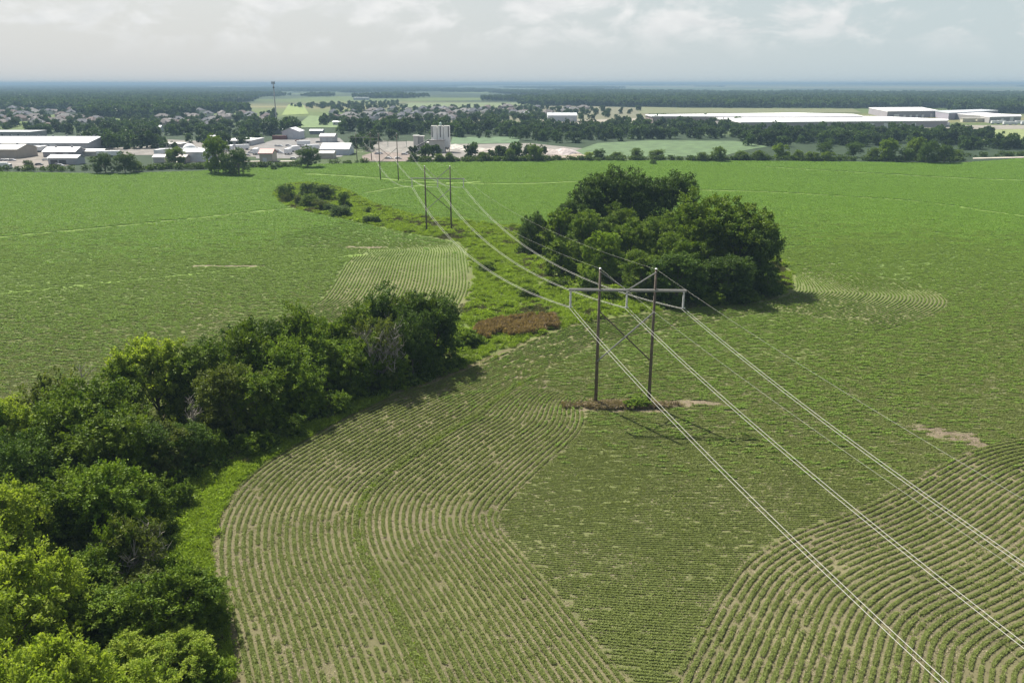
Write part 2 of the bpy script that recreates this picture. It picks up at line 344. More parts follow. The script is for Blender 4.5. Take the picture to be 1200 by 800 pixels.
# ------------------------------------------------------------------ trees
BARK = mat('bark', (.12,.10,.08), .95, .3, 3, bump=.4); DEADWOOD = mat('dead_wood', (.30,.27,.24), .95, .2, 3)
LEAF = {
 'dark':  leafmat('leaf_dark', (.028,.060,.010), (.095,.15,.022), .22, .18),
 'mid':   leafmat('leaf_mid', (.045,.092,.010), (.165,.23,.025), .27, .2),
 'light': leafmat('leaf_light', (.14,.21,.025), (.30,.36,.06), .42, .1),
 'olive': leafmat('leaf_olive', (.065,.09,.022), (.125,.15,.04), .3, .15),
 'lime':  leafmat('leaf_lime', (.075,.135,.015), (.19,.26,.03), .32, .14),
 'rust':  leafmat('leaf_rust', (.055,.08,.016), (.135,.165,.03), .28, .15)}
def crown_mesh(h, r, lobes, leaves, leaf, m, base=.22, tuft=14, shape=1.0, spike=0.0, seed=0, lr=(.26,.42), skirt=.0):
    "leaf sprays gathered in tufts on many uneven lobes"
    rng = np.random.default_rng(seed); out = []; tint = []; C0 = []
    zc = h*(base+(1-base)*.52); hz = h*(1-base)*.5
    for i in range(lobes):
        d = rng.normal(size=3); d /= np.linalg.norm(d)
        if d[2] < -.55: d[2] *= -.6
        k = rng.uniform(.45, .78) if i > 3 else rng.uniform(0, .3)
        R_ = r*rng.uniform(*lr)
        wz = 1-.35*max(0, d[2])**2*(1-shape)
        c = np.array([d[0]*r*k*wz, d[1]*r*k*wz, zc+d[2]*hz*k*1.08]); c[2] = min(c[2], h-R_*.75)
        if i >= lobes*(1-skirt):
            a_ = rng.uniform(0, 6.283); k = rng.uniform(.35, .72); c = np.array([r*k*math.cos(a_), r*k*math.sin(a_), h*rng.uniform(.10, .34)])
        C0.append(c); nt_ = tuft; nl = max(4, leaves//(lobes*nt_))
        td = rng.normal(size=(nt_, 3)); td[:, 2] += .35; td /= np.linalg.norm(td, axis=1)[:, None]
        ln = R_*rng.uniform(.75, 1.12, nt_)*(1+spike*(rng.random(nt_) < .35))
        tt = rng.random(nt_)
        u = rng.uniform(.45, 1.0, (nt_, nl))**.7
        pos = c + td[:, None, :]*(ln[:, None]*u)[..., None] + rng.normal(0, 1, (nt_, nl, 3))*(R_*.17)*(1.15-u[..., None]*.6)
        pos[..., 2] = np.where(pos[..., 2] < .15, .15+rng.random(pos[..., 2].shape)*.5, pos[..., 2])
        D = td[:, None, :]*.9 + rng.normal(0, .7, (nt_, nl, 3)); D /= np.linalg.norm(D, axis=2)[..., None]
        out.append(leaf_quads(pos.reshape(-1, 3), D.reshape(-1, 3), leaf, flat=1.1)); tint.append(np.clip(np.repeat(tt, nl)*.7+rng.random(nt_*nl)*.3, 0, 1))
    return quads_mesh('crown', np.concatenate(out), m, np.concatenate(tint)), C0
def trunk_mesh(h, r, C0, base=.22, m=BARK, name='trunk'):
    b = MB(); tr = max(.09, h*.016); top = h*(base+.45)
    b.tube([(0,0,-.25),(tr*.3,0,h*base*.5),(-tr*.3,tr*.3,h*base),(0,0,top)], [tr*1.5, tr*1.05, tr*.9, tr*.35], 7)
    for c in C0[:14]:
        z0 = h*(base*.7+.25*random.random()); mid = (c[0]*.45, c[1]*.45, z0+(c[2]-z0)*.6)
        b.tube([(0,0,z0), mid, tuple(c)], [tr*.5, tr*.33, tr*.12], 5)
    return b.mesh(name, m)
PROTO = {}
def tree_proto(key, kind, h, r, lobes, leaves, leaf, **kw):
    base = kw.get('base', .22)
    cm, C0 = crown_mesh(h, r, lobes, leaves, leaf, LEAF[kind], seed=hash(key) % 9973 if False else sum(map(ord, key)), **kw)
    PROTO[key] = (h, r, cm, trunk_mesh(h, r, C0, base))
for i in range(3):
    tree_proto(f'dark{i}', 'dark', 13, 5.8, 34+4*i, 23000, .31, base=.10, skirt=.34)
    tree_proto(f'mid{i}', 'mid', 12, 5.2, 30+4*i, 23000, .31, base=.08, spike=.45, skirt=.34)
    tree_proto(f'light{i}', 'light', 13, 6, 34+3*i, 26000, .30, base=.10, spike=.2, lr=(.22,.36), skirt=.34)
    tree_proto(f'bush{i}', 'mid', 6, 3.6, 18+3*i, 10000, .29, base=.02, spike=.5, skirt=.4)
    tree_proto(f'olive{i}', 'olive', 6, 3.6, 20+2*i, 10000, .28, base=.03, spike=.5, skirt=.4)
    tree_proto(f'big{i}', 'mid', 22, 9.5, 56+5*i, 34000, .52, base=.06, lr=(.24,.38), skirt=.34)
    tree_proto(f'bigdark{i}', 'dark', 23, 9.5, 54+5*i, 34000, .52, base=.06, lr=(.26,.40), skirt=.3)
    tree_proto(f'biglight{i}', 'lime', 12, 6, 40+5*i, 20000, .42, base=.06, lr=(.2,.34), skirt=.4)
tree_proto('rust0', 'rust', 11, 5.5, 34, 22000, .30, base=.08, spike=.5, skirt=.34)
CNT = {}
TREES = []
def tree(name, key, x, y, h, r, label, cat='tree', group=None, loc=None):
    ks = [k for k in PROTO if k.rstrip('0123456789') == key]; CNT[key] = CNT.get(key, -1)+1
    k = ks[CNT[key] % len(ks)]; h0, r0, cm, tm = PROTO[k]
    p = loc if loc is not None else G(x, y)
    e = empty(name, p, random.uniform(0, 6.28), label=label, cat=cat, group=group)
    e.scale = (r/r0*random.uniform(.94, 1.06), r/r0*random.uniform(.94, 1.06), h/h0)
    for nm, m in (('crown', cm), ('trunk', tm)):
        c = bpy.data.objects.new(nm, m); COL.objects.link(c); c.parent = e
    TREES.append((p.x, p.y, r)); return e
def bare_limbs(parent, h, r, seed, n=60):
    "a mesh of dead grey branches and twigs"
    rng = random.Random(seed); b = MB()
    for i in range(n):
        a = rng.uniform(0, 6.28); z0 = h*rng.uniform(.1, .5); rr = r*rng.uniform(.6, 1.02); z1 = z0+h*rng.uniform(.05, .4)
        p0 = Vector((0, 0, z0)); p2 = Vector((math.cos(a)*rr, math.sin(a)*rr, z1)); p1 = p0.lerp(p2, .5)+Vector((rng.uniform(-.4,.4), rng.uniform(-.4,.4), rng.uniform(-.2,.5)))
        b.tube([p0, p1, p2], [.10, .06, .02], 4)
        for j in range(7):
            q = p1.lerp(p2, rng.random()); b.tube([q, q+Vector((rng.uniform(-1,1), rng.uniform(-1,1), rng.uniform(.1,1.2)))], [.035, .012], 3)
    o = b.build('dead_limbs', DEADWOOD, parent); o['label'] = 'bare grey branches and twigs'; return o
# ---- belt of trees, far end first:  kind, base x, base y, height, radius, label
BG = 'trees of the hedge belt along the curved field'
for k, x, y, h, r, lab in [
 ('dark', 449, 420, 13.0, 5.6, 'dark tree with a round top at the far end of the belt against striped rows'),
 ('mid', 487, 422, 12.6, 5.2, 'green tree between the dark round tree and the last tree of the belt'),
 ('dark', 508, 424, 13.2, 5.8, 'broad dark tree closing the far end of the belt beside the weedy strip'),
 ('dark', 484, 440, 11.5, 4.8, 'dark green tree just right of the grey half-dead tree'),
 ('mid', 462, 452, 6.0, 3.2, 'low dark bushy tree at the field edge in front of the far end trees'),
 ('mid', 415, 436, 11.5, 4.8, 'green tree left of the grey half-dead tree, on the far side of the belt'),
 ('mid', 385, 440, 10.8, 4.6, 'spiky green tree on the far side of the belt, second from the grey one'),
 ('mid', 430, 457, 9.2, 4.3, 'bright topped tree hugging the left side of the grey half-dead tree'),
 ('mid', 356, 455, 13.0, 5.2, 'tall spiky tree near the middle of the far skyline of the belt'),
 ('dark', 322, 457, 12.2, 5.0, 'tree on the far skyline of the belt behind the rust tinted tree'),
 ('mid', 302, 474, 13.8, 5.4, 'tall tree standing over the left of the middle of the belt'),
 ('dark', 264, 462, 11.0, 4.4, 'dark tree with two knobbly tops on the skyline right of the bright round tree'),
 ('mid', 340, 478, 11.4, 5.0, 'full green tree in the centre of the belt with shaded front'),
 ('mid', 384, 466, 9.6, 4.4, 'green tree with bright shoots over the field side of the belt'),
 ('mid', 413, 464, 7.6, 3.6, 'small bright tree at the field edge left of the grey branches'),
 ('mid', 358, 486, 8.0, 3.8, 'small domed tree in shade at the field edge of the belt centre'),
 ('mid', 314, 498, 8.0, 3.8, 'small tree at the field edge right of the rust tinted tree'),
 ('light', 188, 492, 14.0, 6.6, 'large bright round topped tree standing highest on the left skyline of the belt'),
 ('mid', 234, 490, 11.6, 5.2, 'green tree leaning on the right side of the bright round topped tree'),
 ('mid', 300, 505, 9.5, 4.4, 'tree crowded between the rust tinted tree and the centre of the belt'),
 ('mid', 150, 508, 11.0, 4.6, 'tree filling the gap left of the bright round topped tree'),
 ('olive', 60, 535, 10.4, 4.6, 'tree with dark tufted top on the far left skyline near the field'),
 ('mid', 118, 545, 12.2, 5.6, 'wide green tree below the grey twigs on the left skyline'),
 ('mid', 85, 570, 12.0, 5.8, 'wide tree with a deep shaded front in the left half of the belt'),
 ('mid', 140, 585, 11.2, 5.4, 'tree with lit right shoulder above the dark hollow of the belt'),
 ('light', 22, 560, 10.5, 5.0, 'lighter tree at the left edge of the photo next to the field'),
 ('mid', -22, 575, 11.5, 5.2, 'tree cut by the left edge of the photo at the back of the belt'),
 ('dark', 40, 605, 10.4, 5.0, 'dark tree in shadow behind the front row at the far left'),
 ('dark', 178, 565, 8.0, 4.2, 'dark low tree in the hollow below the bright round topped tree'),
 ('mid', 95, 648, 9.6, 4.8, 'tree with spiky lit crown over the leaning pale trunk'),
 ('mid', 142, 650, 10.4, 4.6, 'spiky green tree right of the one over the leaning pale trunk'),
 ('mid', 60, 660, 8.4, 3.8, 'slim green tree left of the leaning pale trunk'),
 ('mid', 172, 624, 6.6, 3.2, 'small rounded tree between the front row and the bright grass bend'),
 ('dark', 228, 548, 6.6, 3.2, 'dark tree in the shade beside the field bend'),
 ('mid', 122, 720, 6.8, 3.4, 'green bushy tree in the lower belt above the twisting brown shrubs'),
 ('mid', 205, 752, 7.8, 3.9, 'bright green tree with a black shaded hollow under it near the lower field edge'),
 ('mid', 238, 735, 5.4, 2.9, 'small leafy tree touching the bare soil strip at the lower field edge'),
 ('mid', 138, 760, 6.2, 3.6, 'flat topped tree between the yellow green tree and the lower field edge'),
 ('mid', 105, 765, 6.5, 3.4, 'dark leaved tree beside the large yellow green tree'),
 ('light', 8, 690, 12.8, 5.2, 'yellow green tree cut by the left edge above the largest light tree'),
 ('light', 18, 815, 13.4, 5.6, 'largest light yellow green tree in the lower left corner'),
 ('light', 62, 775, 10.4, 4.0, 'light yellow green tree with a domed crown right of the largest light tree'),
 ('light', -40, 770, 13.5, 5.4, 'light tree mostly outside the left edge, behind the corner trees'),
 ('light', 62, 905, 12.0, 4.4, 'light tree in the lower left corner in front of the largest light tree'),
 ('light', 108, 905, 9.8, 3.6, 'light tree at the bottom edge with a leafy top like a bouquet'),
 ('light', 172, 880, 7.4, 3.6, 'light tree at the bottom edge nearest to the field'),
 ('light', -10, 930, 11.5, 4.6, 'light tree rising from below the bottom left corner'),
]: tree('tree', k, x, y, h, r, lab, 'tree', BG)
for k, x, y, h, r, lab in [
 ('olive', 208, 560, 6.0, 3.4, 'olive shrub at the bend of the bright grass strip'),
 ('olive', 178, 545, 6.8, 3.8, 'olive shrub above the bright grass bend, left of the other olive one'),
 ('bush', 208, 594, 3.6, 2.2, 'dark shrub at the top of the bright grass strip'),
 ('bush', 205, 692, 4.2, 2.4, 'upright dark shrub at the foot of the bright grass strip'),
 ('bush', 150, 690, 7.2, 2.6, 'narrow conical shrub left of the half-bare bush'),
 ('olive', 112, 688, 4.2, 3.0, 'brownish shrub below the leaning pale trunk'),
 ('olive', 165, 725, 4.6, 3.2, 'brownish tangled shrub in the lower belt under the half-bare bush'),
 ('olive', 92, 712, 4.0, 2.8, 'small olive shrub beside the domed light tree'),
 ('olive', 142, 700, 4.0, 2.8, 'small olive shrub behind the brownish tangled one'),
 ('light', 175, 805, 5.0, 3.4, 'yellow green bush near the bottom edge, left of the field corner'),
 ('light', 225, 800, 4.6, 3.3, 'yellow green bush at the field corner along the bottom edge'),
 ('bush', 140, 815, 5.2, 3.0, 'green bush between the bottom light trees and the yellow green bushes'),
 ('bush', 250, 812, 3.2, 2.4, 'low green bush at the very bottom of the field edge'),
 ('bush', 252, 540, 4.0, 2.3, 'shaded shrub under the rust tinted tree'),
 ('bush', 300, 530, 3.6, 2.4, 'low shaded shrub at the field edge under the rust tinted tree'),
 ('bush', 345, 512, 3.4, 2.2, 'low shaded shrub at the field edge under the belt centre'),
 ('bush', 400, 484, 3.2, 2.2, 'low shaded shrub at the field edge right of the belt centre'),
 ('bush', 520, 437, 3.4, 2.6, 'low dark shrub at the foot of the last belt tree'),
 ('bush', 548, 405, 3.0, 2.6, 'light shrub where the belt meets the weedy strip'),
]: tree('shrub', k, x, y, h, r, lab, 'shrub', 'shrubs of the hedge belt')
e = tree('tree', 'rust', 278, 510, 10.2, 5.3, 'round tree with a rust tinted patch in its crown at the belt front', 'tree', BG)
e = tree('half_dead_tree', 'olive', 446, 452, 11.0, 3.8, 'half-dead tree with green top and a face of bare grey branches'); bare_limbs(e, 6.2, 3.7, 3, 90)
e = tree('half_bare_bush', 'olive', 162, 690, 7.0, 3.2, 'green bush with bare grey branches showing beside the bright grass strip'); bare_limbs(e, 6.0, 3.5, 4, 60)
def bare_tree(x, y, h, lean, label, seed):
    rng = random.Random(seed); e = empty('dead_tree', G(x, y), 0, label=label, cat='dead tree'); b = MB(); l = Vector((lean, 0, 1))
    b.tube([(0,0,0), l*h*.5, l*h*.62+Vector((.2,0,0)), l*h], [.17, .13, .1, .03], 7); b.build('trunk', DEADWOOD, e); c = MB()
    for i in range(16):
        p = l*h*rng.uniform(.4, .95); q = p+Vector((rng.uniform(-1.6,1.6), rng.uniform(-1.4,1.4), rng.uniform(.3,1.8))); c.tube([p, q], [.06, .02], 4)
        for j in range(5):
            s = p.lerp(q, rng.random()); c.tube([s, s+Vector((rng.uniform(-.8,.8), rng.uniform(-.8,.8), rng.uniform(.2,1)))], [.025, .01], 3)
    c.build('branch', DEADWOOD, e); return e
bare_tree(66, 648, 5.2, -.28, 'pale bare leaning trunk in the dark gap of the belt', 1)
bare_tree(228, 520, 6.0, .05, 'bare grey dead tree in the gap left of the rust tinted tree', 2)
bare_tree(103, 505, 9.6, .05, 'bare grey twigs rising over the left skyline of the belt', 3)

# ---- the grove right of the line
GG = 'trees of the grove in the middle of the fields'
for k, x, y, h, r, lab in [
 ('bigdark', 696, 284, 20.0, 9.6, 'dark tall tree at the left of the back row of the grove'),
 ('bigdark', 736, 283, 22.8, 11, 'tallest dark tree in the middle of the back row of the grove'),
 ('bigdark', 783, 284, 21.6, 9.2, 'dark tall tree at the right of the back row of the grove'),
 ('bigdark', 668, 287, 13.0, 6.0, 'dark tree low under the left of the back row of the grove'),
 ('big', 826, 330, 21.5, 10.6, 'large lighter domed tree in the front right of the grove'),
 ('big', 864, 334, 19.0, 9.0, 'tall tree on the shaded right flank of the grove'),
 ('bigdark', 885, 338, 14.6, 6.0, 'last tree on the right edge of the grove over the striped rows'),
 ('big', 800, 338, 14.5, 7.0, 'mid height tree in front of the large domed tree of the grove'),
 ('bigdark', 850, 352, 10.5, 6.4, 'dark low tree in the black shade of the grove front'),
 ('dark', 624, 296, 11.6, 5.0, 'dark tree at the left end of the grove'),
 ('biglight', 655, 296, 12.8, 5.4, 'lighter tree second from the left end of the grove'),
 ('big', 690, 304, 13.5, 6.8, 'dark green tree in the left middle of the grove'),
 ('biglight', 658, 322, 9.4, 5.4, 'yellow green tree at the left front of the grove'),
 ('biglight', 706, 326, 12.6, 5.8, 'yellow green tree in the front middle of the grove'),
 ('big', 738, 318, 13.5, 6.4, 'green tree behind the steel frame tower top in the grove'),
 ('big', 752, 346, 10.6, 6.0, 'dark front tree of the grove left of the black shade'),
 ('bigdark', 792, 354, 11.0, 6.6, 'broad dark front tree of the grove right behind the nearest tower'),
 ('dark', 897, 347, 8.0, 4.2, 'low tree at the lower right corner of the grove'),
 ('big', 725, 300, 14.0, 6.4, 'tree under the tall back row in the centre of the grove'),
 ('big', 775, 310, 14.0, 6.6, 'tree between the back row and the large domed tree of the grove'),
]: tree('tree', k, x, y, h, r, lab, 'tree', GG)
for k, x, y, h, r, lab in [
 ('bush', 690, 342, 5.0, 3.2, 'light shrub at the front left foot of the grove'),
 ('bush', 712, 352, 3.6, 2.6, 'small shrub at the front foot of the grove left of the tower'),
 ('bush', 838, 358, 3.4, 3.0, 'small shrub in shade at the front foot of the grove'),
 ('bush', 878, 355, 2.8, 2.6, 'low shrub in shade at the right front foot of the grove'),
 ('bush', 650, 336, 2.6, 2.6, 'dark low shrub in the weedy strip left of the grove'),
 ('bush', 570, 318, 2.6, 2.8, 'dark weedy bush under the left wires in the weedy strip'),
 ('bush', 618, 349, 2.2, 2.4, 'small dark bush under the middle wires in the weedy strip'),
]: tree('shrub', k, x, y, h, r, lab, 'shrub', 'shrubs round the grove')

# ---- the small thicket at the tip of the strip
for k, x, y, h, r, lab in [
 ('dark', 337, 233, 6.6, 4.8, 'dark rounded shrub at the left tip of the thicket'),
 ('olive', 337, 237, 3.6, 2.4, 'pale small shrub in front of the left tip of the thicket'),
 ('dark', 361, 229, 5.6, 4.6, 'dark shrub second from the left at the back of the thicket'),
 ('dark', 380, 234, 6.6, 5.2, 'dark domed shrub at the back right of the thicket'),
 ('olive', 349, 240, 3.8, 2.4, 'pale narrow shrub at the front left of the thicket'),
 ('mid', 364, 242, 5.2, 4.2, 'green shrub in the front middle of the thicket'),
 ('olive', 376, 247, 3.8, 3.6, 'olive shrub along the pale soil edge of the thicket'),
 ('dark', 404, 243, 6.4, 2.8, 'taller slim dark tree at the right of the thicket'),
 ('dark', 400, 253, 4.0, 4.4, 'low dark shrub at the right end of the thicket'),
 ('dark', 387, 249, 3.4, 3.0, 'low reddish dark shrub at the thicket front'),
 ('mid', 432, 250, 2.4, 1.6, 'tiny lone bush right of the thicket'),
 ('dark', 432, 261, 2.6, 2.6, 'small dark bush on the strip edge right of the thicket'),
 ('dark', 440, 261, 2.4, 2.0, 'second small dark bush on the strip edge, touching the first'),
]: tree('shrub', k, x, y, h, r, lab, 'shrub', 'shrubs of the small thicket')

# ---- trees along the far field edge
for nm, k, x, y, h, r, lab in [
 ('tree', 'dark', 124, 203, 15, 9, 'dark bushy tree left of the pair at the far left field edge'),
 ('tree', 'dark', 147, 203, 16.2, 8, 'dark tree right of the pair at the far left field edge'),
 ('shrub', 'mid', 160, 201, 6.5, 4.0, 'low bush right of the dark pair at the far left field edge'),
 ('shrub', 'dark', 34, 198, 6.8, 3.6, 'small dark tree before the vehicle yard at the far left'),
 ('tree', 'big', 206, 192, 13.6, 8.0, 'spreading tree with open crown left of the white dome'),
 ('tree', 'big', 256, 203, 27.0, 9.0, 'tallest tree at the far left field edge, with a bare lower trunk'),
 ('tree', 'dark', 280, 205, 19.0, 9.6, 'round dark tree touching the tallest tree at the field edge'),
 ('tree', 'dark', 361, 196, 17.0, 10.2, 'lone round dark tree before the white sheds at the field edge'),
 ('shrub', 'dark', 321, 199, 3.2, 2.2, 'tiny round bush on the field edge left of the lone dark tree'),
 ('tree', 'dark', 484, 190, 8.0, 3.0, 'slim dark tree in front of the concrete plant bins'),
 ('tree', 'mid', 515, 190, 7.2, 4.2, 'tree before the foot of the pale silos'),
 ('tree', 'mid', 527, 190, 6.4, 3.4, 'tree right of the one before the silos'),
 ('tree', 'mid', 566, 189, 8.2, 4.6, 'tree in the hedge before the gravel heaps'),
 ('tree', 'mid', 598, 189, 11.0, 4.6, 'left tree of the pair in the hedge by the pale gravel heap'),
 ('tree', 'mid', 626, 189, 13.5, 6.0, 'right taller tree of the pair in the hedge by the pale gravel heap'),
 ('shrub', 'light', 690, 187, 6.0, 4.0, 'yellow bush in the far hedge above the left of the grove'),
 ('tree', 'dark', 702, 187, 9.6, 5.6, 'dark tree in the far hedge right above the grove'),
 ('tree', 'mid', 746, 187, 10.4, 5.2, 'tree in the far hedge above the tallest grove tree'),
 ('tree', 'mid', 722, 187, 6.6, 5.6, 'low tree in the far hedge between two taller hedge trees'),
 ('tree', 'mid', 770, 186, 6.4, 6.0, 'low tree in the far hedge above the right of the grove'),
 ('shrub', 'dark', 765.5, 192.5, 3.4, 2.4, 'tiny dark bush alone in the far field above the grove'),
 ('tree', 'mid', 841, 189, 13.0, 6.6, 'domed tree standing out of the far hedge right of the grove'),
 ('tree', 'mid', 823, 189, 6.4, 4.6, 'low tree left of the domed tree in the far hedge'),
 ('tree', 'mid', 868, 188, 6.4, 5.2, 'low tree right of the domed tree in the far hedge'),
 ('tree', 'mid', 890, 188, 9.0, 6.4, 'mid green tree in the far hedge left of the yellow green trees'),
 ('tree', 'biglight', 915, 186, 13.2, 7.8, 'yellow green tree left in the far right tree group'),
 ('tree', 'biglight', 935, 188, 9.0, 5.2, 'light low tree between two yellow green trees at the far right'),
 ('tree', 'biglight', 950, 189, 8.4, 6.0, 'rounded yellow bush left of the pair at the far field edge'),
 ('tree', 'biglight', 971, 189, 8.2, 6.6, 'rounded yellow bush right of the pair at the far field edge'),
 ('tree', 'dark', 966, 181, 11.8, 6.8, 'dark tree behind the pair of rounded yellow bushes'),
 ('tree', 'dark', 1000, 184, 14.0, 8.0, 'dark round tree right of the rounded yellow bushes'),
 ('tree', 'mid', 1022, 188, 11.0, 5.8, 'tree at the left of the large far right tree group'),
 ('tree', 'big', 1040, 189, 18.8, 8.0, 'tall dark green tree in the large far right tree group'),
 ('tree', 'biglight', 1072, 188, 20.0, 9.2, 'tall light tree in the middle of the large far right tree group'),
 ('tree', 'dark', 1086, 191, 18.6, 8.0, 'darkest tree in the front of the large far right tree group'),
 ('tree', 'dark', 1106, 191, 15.0, 8.6, 'dark tree closing the right of the large far right tree group'),
 ('tree', 'biglight', 1121, 187, 9.0, 5.0, 'light bush at the right foot of the large far right tree group'),
 ('tree', 'dark', 1060, 190, 12.0, 6.0, 'dark tree below the tall light tree of the far right group'),
]: tree(nm, k, x, y, h*(.74 if h > 6.5 else .9), r*(.86 if h > 6.5 else .95), lab, 'shrub' if nm == 'shrub' else 'tree', 'trees along the far field edge')

# ---- weeds, grass and undergrowth (stuff)
def tuft(n, h, w, leaf, m, asp=.3, up=1.2):
    d = rand_dirs(n, up); C = np.column_stack([RNG.normal(0, w*.45, n), RNG.normal(0, w*.45, n), h*(.15+.75*RNG.random(n))]); C[:, :2] += d[:, :2]*w*.3
    return quads_mesh('tuft', leaf_quads(C, d, leaf, asp, flat=1.0), m, RNG.random(n))
GRASS = leafmat('weed_leaf', (.125,.195,.022), (.235,.315,.045), .36, .2)
GREYW = leafmat('grey_weed', (.07,.075,.035), (.11,.105,.055), .25, .2)
REDW = leafmat('red_weed', (.16,.115,.065), (.26,.19,.11), .25, .2)
DEADW = leafmat('dead_weed', (.19,.155,.10), (.29,.235,.16), .2, .2)
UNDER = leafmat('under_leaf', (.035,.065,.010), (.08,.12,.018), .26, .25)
x0, y0 = W_POLY.min(0); x1, y1 = W_POLY.max(0)
T = np.array(TREES)
def in_W(n, lo=35, hi=400):
    P = np.column_stack([RNG.uniform(-125, 75, n), RNG.uniform(lo, hi, n)]); return P[inside(P, W_POLY)]
def tree_near(P, k=.75):
    m = np.zeros(len(P), bool)
    for tx, ty, tr in T: m |= (P[:, 0]-tx)**2+(P[:, 1]-ty)**2 < (tr*k)**2
    return m
def put(name, P, s0, s1, meshes, label, cat):
    n = len(P); scatter(name, np.column_stack([P, np.full(n, -.02)]), RNG.random(n)*6.28, RNG.uniform(s0, s1, n), meshes, label, cat)
P = in_W(110000); tn = tree_near(P, .58); w = fbm(P, 9, 21); op = P[~tn]
dRed = lambda P: inside(P, GP([(556,392),(562,382),(590,376),(640,371),(656,376),(652,388),(610,394),(570,397)]))
op = op[~dRed(op) | (RNG.random(len(op)) < .75)]; w = fbm(op, 8, 21)
op = op + RNG.normal(0, .5, op.shape); put('weeds', op[w < .63], .6, 1.25, [tuft(120, .62, .6, .28, GRASS, .35) for _ in range(5)], 'bright yellow green weeds and grass filling the unmown strip', 'weeds')
put('grey_weeds', op[w >= .63], .6, 1.2, [tuft(90, .7, .55, .30, GREYW, .3) for _ in range(4)], 'grey olive weeds in patches across the unmown strip', 'weeds')
cl = in_W(4200, 110); cl = cl[~tree_near(cl, 1.0) & ~dRed(cl)]
put('weed_clumps', cl, .6, 1.3, [tuft(260, 1.1, 1.0, .36, GRASS, .5, .6) for _ in range(4)], 'taller leafy weed clumps standing in the unmown strip', 'weeds')
rp = GP([(550,400),(660,366)]); P = np.column_stack([RNG.uniform(rp[:, 0].min()-2, rp[:, 0].max()+2, 9000), RNG.uniform(rp[:, 1].min(), rp[:, 1].max(), 9000)]); P = P[dRed(P) & (fbm(P, 2.6, 41) > .46) & (RNG.random(len(P)) < .28)]
put('red_weeds', P, .8, 1.5, [tuft(60, 1.0, .5, .5, REDW, .2, 2) for _ in range(4)], 'rusty red patch of tall dry weeds in the unmown strip', 'weeds')
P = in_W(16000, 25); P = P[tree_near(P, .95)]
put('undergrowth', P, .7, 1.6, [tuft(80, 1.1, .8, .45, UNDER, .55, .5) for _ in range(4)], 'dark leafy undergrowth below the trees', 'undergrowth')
c = GP([(728,476)])[0]; P = np.column_stack([RNG.normal(c[0], 3.2, 520), RNG.normal(c[1], .55, 520)])
put('dead_weeds', P, .6, 1.3, [tuft(50, .6, .4, .35, DEADW, .25, 1.2) for _ in range(3)], 'dry brown weeds round the foot of the nearest tower', 'weeds')
tree('shrub', 'bush', 745, 476, 1.7, 2.2, 'small green bush between the two poles of the nearest tower', 'shrub')
# hedge at the far field edge
HE = []
for a, b, dens in (((-60,201),(100,200),.5),((160,199),(345,196),1.0),((380,193),(430,191),.5),((478,190),(640,188.5),2.2),((640,188.5),(800,187.5),1.1),((805,188.5),(900,188),2.0),((895,188),(1130,189),1.2),((1130,184),(1260,182),.6)):
    A, B = G(*a), G(*b); n = int((B-A).length*dens)
    for i in range(n):
        p = A.lerp(B, random.random()); HE.append((p.x, p.y+random.gauss(0, 2.2)))
put('hedge', np.array(HE), .5, 1.5, [tuft(90, 2.4, 1.6, .8, UNDER, .6, .4) for _ in range(4)], 'low tangled hedge along the far edge of the fields', 'hedge')

# straw, clods and seedlings on the near soil
STRAW = mat('straw', (.26,.215,.15), .95, .3, 4); CLOD = mat('clod', (.075,.058,.042), .95, .3, 4)
def litter(n, size, asp, m, h):
    d = rand_dirs(n); d[:, 2] *= .25; d /= np.linalg.norm(d, axis=1)[:, None]; C = np.column_stack([RNG.normal(0, .45, n), RNG.normal(0, .45, n), .02+h*RNG.random(n)])
    return quads_mesh('litter', leaf_quads(C, d, size, asp, .6, flat=1.5), m, RNG.random(n))
P = frustum_pts(26000, 42, 120); P = P[inside(P, FIELD) & ~inside(P, W_POLY)]; k = fbm(P, 7, 55) + .25*RNG.random(len(P))
put('straw_litter', P[k > .6], .6, 1.4, [litter(26, .16, .22, STRAW, .05) for _ in range(4)], 'pale straw and residue lying between the near crop rows', 'straw')
put('soil_clods', P[(k < .62) & (RNG.random(len(P)) < .35)], .6, 1.4, [litter(8, .09, .8, CLOD, .03) for _ in range(4)], 'dark clods of soil between the near crop rows', 'soil')
P = frustum_pts(20000, 42, 130); P = P[inside(P, FIELD) & ~inside(P, W_POLY)]; P = P[fbm(P, 6, 77) > .42]
put('seedlings', P, .5, 1.1, [tuft(16, .16, .5, .15, CROPN, .6, .6) for _ in range(4)], 'small weeds scattered between the near crop rows', 'weeds')

P = frustum_pts(120000, 45, 125); P = P[inside(P, HD_R)]; r, a, b, c = row_coord(P); P = P[a & (np.abs(r-16) < .32) & (fbm(P, 5, 91) > .34)]
put('volunteer_grass', P, .5, 1.0, [tuft(40, .3, .4, .16, GRASS, .4, .8) for _ in range(3)], 'thin bright green strip of grass curving along one crop row', 'grass')
P = np.column_stack([RNG.uniform(-62, -14, 30000), RNG.uniform(52, 112, 30000)]); d_ = seg_dist(P, E_R); P = P[(d_ < 2.4) & (inside(P, W_POLY) | (d_ < .7))]
put('verge_grass', P, .6, 1.15, [tuft(110, .5, .6, .26, GRASS, .32) for _ in range(4)], 'bright green grass verge between the hedge belt and the near field', 'grass')
